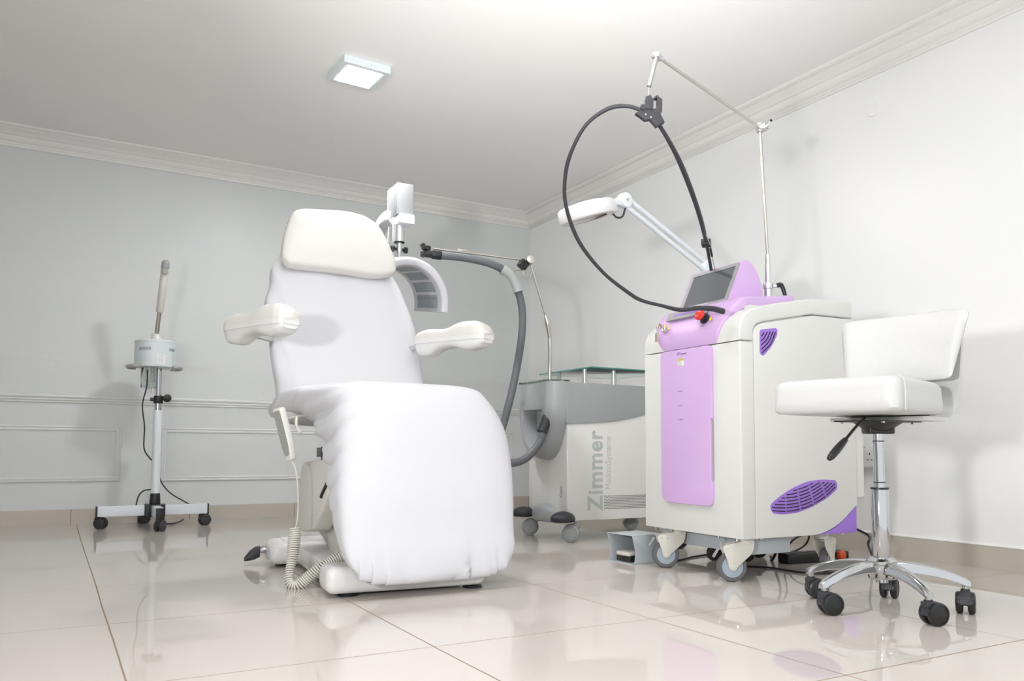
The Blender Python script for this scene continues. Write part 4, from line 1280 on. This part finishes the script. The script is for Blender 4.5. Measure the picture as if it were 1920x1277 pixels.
# ------------------------------------------------------------ facial steamer by the back wall
SM = Fr(-2.892, -.400, 0)
sm = thing('facial_steamer', 'facial steamer on a white four-armed trolley with a drum head, against the back wall', 'facial steamer', SM)
b = MB()
b.box((-.185, 0, .103), (.255, .045, .060), .003); b.box((.175, 0, .103), (.255, .045, .060), .003)
b.box((0, -.17, .103), (.045, .24, .060), .003, m=None); b.box((0, .17, .103), (.045, .24, .060), .003)
b.build('cross_base', 'white', sm)
b = MB()
b.box((0, 0, .103), (.115, .062, .072), .004)
b.box((0, 0, .103), (.062, .115, .072), .004)
b.cyl((0, 0, .13), (0, 0, .205), .033, .028, 24, .002)
b.build('base_hub', 'black', sm)
b = MB()
for x, y, sx, sy in ((-.316, 0, .010, .048), (.306, 0, .010, .048), (0, -.294, .048, .010), (0, .294, .048, .010)):
    b.box((x, y, .100), (sx, sy, .068), .002)
b.build('end_caps', 'black', sm)
for x, y, d in ((-.290, .005, 140), (.290, .0, 200), (0, -.305, 60), (-.03, .285, 20)):
    twin_caster(sm, x, y, .034, d, .075, 'black', 'dark', 'dark', hw=.026, stem_top=.078)
b = MB(); b.cyl((0, 0, .20), (-.002, 0, .710), .0255, None, 28); b.build('lower_column', 'white', sm)
b = MB(); b.cyl((-.002, 0, .70), (-.004, 0, .97), .0165, None, 24); b.cyl((-.002, 0, .705), (-.002, 0, .765), .020, None, 24); b.build('upper_column', 'chrome', sm)
b = MB(); b.cyl((-.002, 0, .752), (-.002, 0, .800), .027, None, 24, .003); b.cyl((.02, -.004, .784), (.05, -.008, .784), .012, None, 16); b.cyl((.044, -.03, .782), (.052, .01, .790), .024, None, 20, .004); b.box((-.034, 0, .776), (.03, .02, .022), .003); b.build('height_clamp', 'black', sm)
b = MB(); b.lathe([(0, 0), (.112, 0), (.117, .004), (.117, .160), (.112, .166), (.02, .170), (0, .170)], 56, T(-.030, 0, .970)); hd_ = b.build('drum_head', 'pale', sm)
b = MB(); b.lathe([(.1172, .150), (.1185, .152), (.1185, .158), (.1172, .160)], 56, T(-.030, 0, .970)); b.build('drum_rim', 'pale', hd_)
b = MB()
for base, nn in ((218, 9), (308, 6)):
    for k in range(nn):
        a = math.radians(base + k * 4.2)
        b.box((.1175, 0, .108), (.002, .0035, .018), m=T(-.030, 0, .970) @ Matrix.Rotation(a, 4, 'Z'))
b.build('vent_slots', 'ink', hd_)
b = MB()
cpts = [(.1182 * math.cos(a), .1182 * math.sin(a)) for a in [math.radians(d) for d in range(270, 297, 3)]]
b.loft([[(-.030 + x, y, z) for x, y in cpts] for z in (.985, 1.045)], closed=False, caps=False); b.build('rating_label', 'paper', hd_)
b = MB()
for r_ in range(6):
    cp3 = [(.1187 * math.cos(a), .1187 * math.sin(a)) for a in [math.radians(d) for d in range(273, 291, 3)]]
    b.loft([[(-.030 + x, y, 1.038 - r_ * .008 + dz) for x, y in cp3] for dz in (0, .0012)], closed=False, caps=False)
b.build('label_lines', 'bezel', hd_)
b = MB()
for s in (-1, 1):
    pts = [(-.030 + s * .150 * math.cos(a), -.150 * math.sin(a) * .85, .972) for a in [math.radians(d) for d in (-28, -12, 5, 20, 34)]]
    pts = [(-.030 + s * .10, .06, .972)] + pts + [(-.030 + s * .095, -.075, .972)]
    b.tube(pts, .012, 12, 6)
b.build('handle_ring', 'bezel', sm)
# glass jar and fittings underneath
b = MB(); b.lathe([(.0, 0), (.052, 0), (.056, .006), (.056, .125), (.053, .13), (.050, .125), (.050, .008), (0, .006)], 36, T(-.045, .04, .845)); b.build('water_jar', 'jar', sm)
b = MB()
for x in (-.070, -.045, -.030):
    b.cyl((x, .03, .885), (x, .03, .968), .005, None, 12)
b.box((-.050, .03, .895), (.06, .01, .008), .002)
b.build('heating_element', 'nickel', sm)
b = MB(); b.cyl((-.038, .0, .815), (-.038, .0, .846), .006); b.build('drain_tap', 'nickel', sm)
# arm and nozzle
A0 = Vector((-.028, 0, 1.140)); A1 = SM.i((-2.9121, -0.46, 1.3099)); A2 = SM.i((-2.898, -0.55, 1.5753))
dn = (A1 - A0).normalized()
b = MB(); b.lathe([(0, 0), (.036, 0), (.030, .02), (.026, .045), (0, .048)], 24, T(-.026, 0, 1.138)); b.build('arm_socket', 'whiteplastic', sm)
b = MB(); b.cyl(A0, A1 + dn * .02, .0135, None, 20); b.build('arm_tube', 'nickel', sm)
b = MB(); dm = (A2 - A1).normalized(); b.cyl(A1, A2 + dm * .0, .021, .0225, 24, .003); b.build('arm_sleeve', 'beigeplastic', sm)
b = MB(); b.cyl(A2 - dm * .012, A2 + dm * .02, .023, None, 24, .002); b.sphere(A2 + dm * .02, .0228, (1, 1, 1.0)); noz = b.build('nozzle_head', 'bezel', sm)
b = MB(); nb = A2 - dm * .032; b.cyl(nb + Vector((0, -.015, 0)), nb + Vector((0, -.036, -.006)), .0195, .017, 20, .002); b.build('nozzle_ring', 'bezel', sm)
b = MB(); b.cyl(nb + Vector((0, -.035, -.006)), nb + Vector((0, -.037, -.0065)), .0125, None, 18); b.build('nozzle_mouth', 'brass', sm)
# leads
b = MB()
b.tube([SM.i(p) for p in [(-2.9635, -0.44, 0.9515), (-2.9669, -0.45, 0.85), (-2.9856, -0.44, 0.7367), (-2.9694, -0.44, 0.6081), (-2.9669, -0.43, 0.4795), (-2.9343, -0.42, 0.4214), (-2.9055, -0.38, 0.3948)]], .004, 8, 6)
b.tube([SM.i(p) for p in [(-2.8764, -0.38, 0.3359), (-2.847, -0.3, 0.2637), (-2.7862, -0.25, 0.1936), (-2.6988, -0.2, 0.1379), (-2.6562, -0.2, 0.1128)]], .004, 8, 6)
b.tube([SM.i(p) for p in [(-2.9157, -0.36, 0.2251), (-2.9458, -0.3, 0.2163), (-2.9703, -0.25, 0.1814), (-2.979, -0.2, 0.1193)]], .004, 8, 6)
b.build('power_lead', 'blackrub', sm)
t = thing('mains_cable', 'black cable end curling on the floor behind the steamer trolley wheels', 'cable', SM)
b = MB(); b.tube([SM.i(p) for p in [(-2.8121, -0.2592, 0.005), (-2.7635, -0.2436, 0.005), (-2.6937, -0.0717, 0.005), (-2.6222, 0.1608, 0.015), (-2.571, 0.3276, 0.025)]], .004, 8, 6); b.build('cord', 'blackrub', t)
b = MB(); pp = SM.i((-2.934, 0.0224, 0.0)); b.box((pp.x, min(pp.y, .33), .025), (.045, .03, .05), .006); b.build('plug', 'black', t)

# ------------------------------------------------------------ work stool
SO = Fr(-1.172, -4.128, 190)
so = thing('work_stool', 'white upholstered swivel stool with low back on a chrome five-star base', 'stool', SO)


def sring(x0, x1, y0, y1, z, r=.05, taper=0.0, n=6):
    return [(x, y, z) for x, y in rpoly([(x0, -y0 + 0), (x1, -y1), (x1, y1), (x0, y0)], [r * .8, r, r, r * .8], n)]


b = MB()
xa, xb, wa, wb = -.125, .292, .158, .203
rings = []
for ins, z in ((.030, .600), (.008, .603), (.000, .612), (.001, .640), (.003, .670), (.004, .685), (.010, .697), (.022, .704), (.05, .707), (.12, .708)):
    rings.append(sring(xa + ins, xb - ins, wa - ins, wb - ins, z + .004, .045))
b.loft(rings); b.build('seat', 'whitevinyl', so, angle=50)
for sgn in (-1, 1):
    b = MB(); b.tube([(xb - .040, sgn * (wb + .0003), .610), (xb - .040, sgn * (wb + .0006), .664), (xb - .042, sgn * (wb - .004), .699), (xb - .05, sgn * (wb - .03), .7105)], .0012, 6, 4); b.build('seat_seam', 'whitevinyl', so)
# back pad: curved in plan, leaning out
b = MB()
rings = []
NY = 30
for k in range(NY + 1):
    t_ = -1 + 2 * k / NY
    yb, yt = .175 * t_, .212 * t_
    bow = .045 * abs(t_) ** 2.2
    e = (1 - abs(t_) ** 14) ** .5 if abs(t_) < 1 else 0.0
    e = max(e, .12)
    zt_ = .952 - .010 * abs(t_) ** 6; zb_ = .722
    th = .024 * e
    ring = []
    for x, z in rpoly([(-1, 0), (1, 0), (1, 1), (-1, 1)], [.9, .9, .9, .9], 5):
        zn = z
        # round ends vertically
        zz_ = zb_ + (zt_ - zb_) * (.5 + (zn - .5) * (1 - .10 * (1 - e)))
        y = yb + (yt - yb) * zn
        xx = -.178 - .052 * zn + bow + x * th
        if zn < .12 or zn > .88: xx = -.178 - .052 * zn + bow + x * th * .82
        ring.append((xx, y, zz_))
    rings.append(ring)
b.loft(rings); bk = b.build('backrest', 'whitevinyl', so, angle=60)
b = MB()
sp_ = crom([Vector((.02, 0, .594)), Vector((-.10, 0, .594)), Vector((-.175, 0, .596)), Vector((-.215, 0, .622)), Vector((-.226, 0, .68)), Vector((-.236, 0, .78)), Vector((-.262, 0, .93))], 6)
rings = []
for k, p in enumerate(sp_):
    t_ = (sp_[min(k + 1, len(sp_) - 1)] - sp_[max(0, k - 1)]).normalized(); nrm = Vector((-t_.z, 0, t_.x))
    u_ = k / (len(sp_) - 1); w_ = .150 + .03 * max(0, u_ - .5) * 2
    row = []
    for j in range(13):
        q = -1 + 2 * j / 12
        row.append(p + Vector((.035 * abs(q) ** 2.2 * max(0, (p.z - .62) / .3), q * w_, 0)) + nrm * .006)
    for j in range(12, -1, -1):
        q = -1 + 2 * j / 12
        row.append(p + Vector((.035 * abs(q) ** 2.2 * max(0, (p.z - .62) / .3), q * w_, 0)) - nrm * .006)
    rings.append(row)
b.loft(rings); b.build('back_bracket', 'whitevinyl', so, angle=50, label='white covered bracket joining seat and back')
b = MB()
b.box((0, 0, .586), (.235, .17, .004), .001)
b.lathe([(0, 0), (.030, 0), (.040, .004), (.078, .030), (0, .030)], 32, T(0, 0, .556))
b.box((0, 0, .562), (.085, .055, .030), .006, m=RZ(-35))
b.build('tilt_mechanism', 'black', so)
b = MB()
for x in (-.10, .10):
    for y in (-.065, .065):
        b.cyl((x, y, .579), (x, y, .586), .006, None, 6)
b.build('plate_bolts', 'nickel', so)
l0, l1, l2 = SO.i((-1.2771, -4.1587, 0.596)), SO.i((-1.3955, -4.1778, 0.5242)), SO.i((-1.4825, -4.1932, 0.4721))
b = MB(); b.tube([l0, l0.lerp(l1, .5) + Vector((0, 0, .002)), l1], .0045, 10, 4); lv = b.build('height_lever', 'black', so)
b = MB(); b.tube([l1 + (l0 - l1) * .03, l1.lerp(l2, .3), l1.lerp(l2, .7), l2], lambda t: .0085 + .0035 * math.sin(PI * min(1, t * .9)) if t < .97 else .006, 14, 5); b.sphere(l2, .0085); b.build('lever_grip', 'black', lv)
b = MB(); b.cyl((0, 0, .370), (0, 0, .562), .0170, None, 28); b.build('gas_lift', 'chrome', so)
for z in (.392, .522):
    b = MB(); b.lathe([(.0168, 0), (.0178, .001), (.0178, .003), (.0168, .004), (.0168, 0)], 28, T(0, 0, z)); b.build('lift_ring', 'black', so)
b = MB(); b.cyl((0, 0, .372), (0, 0, .378), .0272, None, 28); b.build('column_cap', 'black', so)
b = MB(); b.cyl((0, 0, .135), (0, 0, .373), .0268, None, 32, .001); b.build('outer_column', 'chrome', so)
b = MB(); b.lathe([(0, .082), (.018, .082), (.018, .092), (.040, .094), (.043, .10), (.043, .138), (.046, .142), (.046, .150), (.036, .160), (.027, .162), (0, .162)], 36, T(0, 0, 0)); b.build('base_hub', 'chrome', so)
star0 = 102 - 190
tips = []
for k in range(5):
    a = math.radians(star0 + 72 * k)
    m_ = Matrix.Rotation(a, 4, 'Z')
    rings = []
    for j in range(17):
        t_ = j / 16; r_ = .030 + t_ * .222
        zt_ = .150 - .052 * t_ ** 2.1; h_ = .040 - .016 * t_; w_ = .019 - .005 * t_
        if j == 16: h_ *= .7; w_ *= .75; zt_ -= .003
        rings.append([m_ @ Vector((r_, y * w_, zt_ - h_ + z * h_)) for y, z in rpoly([(-1, 0), (1, 0), (.62, 1), (-.62, 1)], [.2, .2, .35, .35], 3)])
    b = MB(); b.loft(rings); b.cyl(m_ @ Vector((.238, 0, .066)), m_ @ Vector((.238, 0, .085)), .009); b.build('base_leg', 'chrome', so, angle=45)
    tips.append(m_ @ Vector((.238, 0, 0)))
for p, wd in zip(tips, [150.0, 158.0, 165.0, 30.0, 25.0]):
    # wd: world direction of the hood; wheel centre trails the stem
    d_ = wd - 190
    off_ = Vector((math.cos(math.radians(d_)), math.sin(math.radians(d_)), 0)) * -.018
    twin_caster(so, p.x + off_.x, p.y + off_.y, .033, d_, .07, 'dark', 'black', 'black', hw=.028, stem_top=.07)

# ------------------------------------------------------------ magnifier lamp behind the laser machine
MG = Fr(-0.6696, -2.8847, 0)
mg = thing('magnifier_lamp', 'white round magnifier lamp on a double-bar arm rising behind the laser machine', 'magnifier lamp', MG)
G = lambda p: MG.i(p)
HC = G((-1.4862, -2.9619, 1.5133)); JA = G((-1.2835, -2.9686, 1.5953)); JB = G((-0.7287, -2.8963, 1.3677))
rx = (JA - HC); rx.z = 0; rx.normalize(); rx = (rx * math.cos(math.radians(17)) + Vector((0, 0, 1)) * math.sin(math.radians(17)))
ry = Vector((0, 0, 1)).cross(rx).normalized(); rz = rx.cross(ry)
hm_ = axes(HC, rx, ry, rz)
b = MB()
outl = [(.125 * math.cos(a) * (1.0), .118 * math.sin(a)) for a in [2 * PI * k / 48 for k in range(48)]]
outl = [(x + (.030 * max(0, math.cos(math.atan2(y, x))) ** 6), y) for x, y in outl]
b.loft([[hm_ @ Vector((x * s, y * s, z)) for x, y in outl] for s, z in ((.55, .036), (.92, .032), (1.0, .022), (1.0, -.025), (.97, -.029), (.72, -.030), (.70, -.026), (.68, .0))], caps=False)
b.box((.128, 0, .012), (.05, .05, .034), .008, m=hm_)
lh = b.build('lamp_head', 'lampwhite', mg, angle=45)
b = MB(); b.lathe([(0, 0), (.085, 0), (.085, .004), (.03, .009), (0, .010)], 40, hm_ @ T(0, 0, -.022)); b.build('lens', 'lens', lh)
b = MB(); b.lathe([(.086, 0), (.112, 0), (.112, .003), (.086, .003)], 40, hm_ @ T(0, 0, -.0310)); b.build('light_ring', 'lens', lh)
b = MB(); b.lathe([(0, 0), (.080, 0), (.080, .010), (0, .012)], 40, hm_ @ T(0, 0, .028)); b.build('lens_lid', 'lampwhite', lh)
sdv = (JB - JA); dirn = sdv.normalized(); sdn = dirn.cross(Vector((0, 0, 1))).normalized(); upn = sdn.cross(dirn)
b = MB(); b.cyl(JA - sdn * .018, JA + sdn * .018, .034, None, 28, .004); b.box((0, 0, 0), (.04, .02, .03), .004, m=T(*(JA + (HC - JA).normalized() * .035))); b.build('head_joint', 'white', mg)
b = MB(); b.cyl(JA - sdn * .021, JA + sdn * .021, .006, None, 16); b.build('joint_screw', 'brass', mg)
for s in (-1, 1):
    b = MB(); b.cyl(JA + upn * (.019 * s), JB + upn * (.019 * s), .0105, None, 12); b.build('arm_bar', 'white', mg)
b = MB(); b.cyl(JB - sdn * .018, JB + sdn * .018, .038, None, 28, .004); b.cyl(JB, JB - Vector((0, 0, .09)), .016); b.build('arm_joint', 'white', mg)
b = MB(); b.cyl((JB.x, JB.y, .07), (JB.x, JB.y, JB.z - .07), .014, None, 20); b.build('stand_pole', 'white', mg)
b = MB(); b.tube([hm_ @ Vector((.13, 0, -.01)), hm_ @ Vector((.150, 0, -.045)), hm_ @ Vector((.185, 0, -.048)), JA + Vector((.005, 0, -.03))], .0045, 8, 6); b.build('lamp_lead', 'dark', mg)
bang = math.radians(-90 + 36 - 2); brad = .235
for k in range(5):
    a = bang + 2 * PI * k / 5
    m_ = T(JB.x, JB.y, 0) @ Matrix.Rotation(a, 4, 'Z')
    rr_ = brad
    b = MB(); b.box((rr_ / 2, 0, .075), (rr_, .028, .022), .006, m=m_); b.build('base_leg', 'dark', mg)
    e_ = m_ @ Vector((rr_ - .015, 0, 0))
    twin_caster(mg, e_.x, e_.y, .032, math.degrees(a) + 40, .066, 'black', 'black', 'black', hw=.026, stem_top=.068)
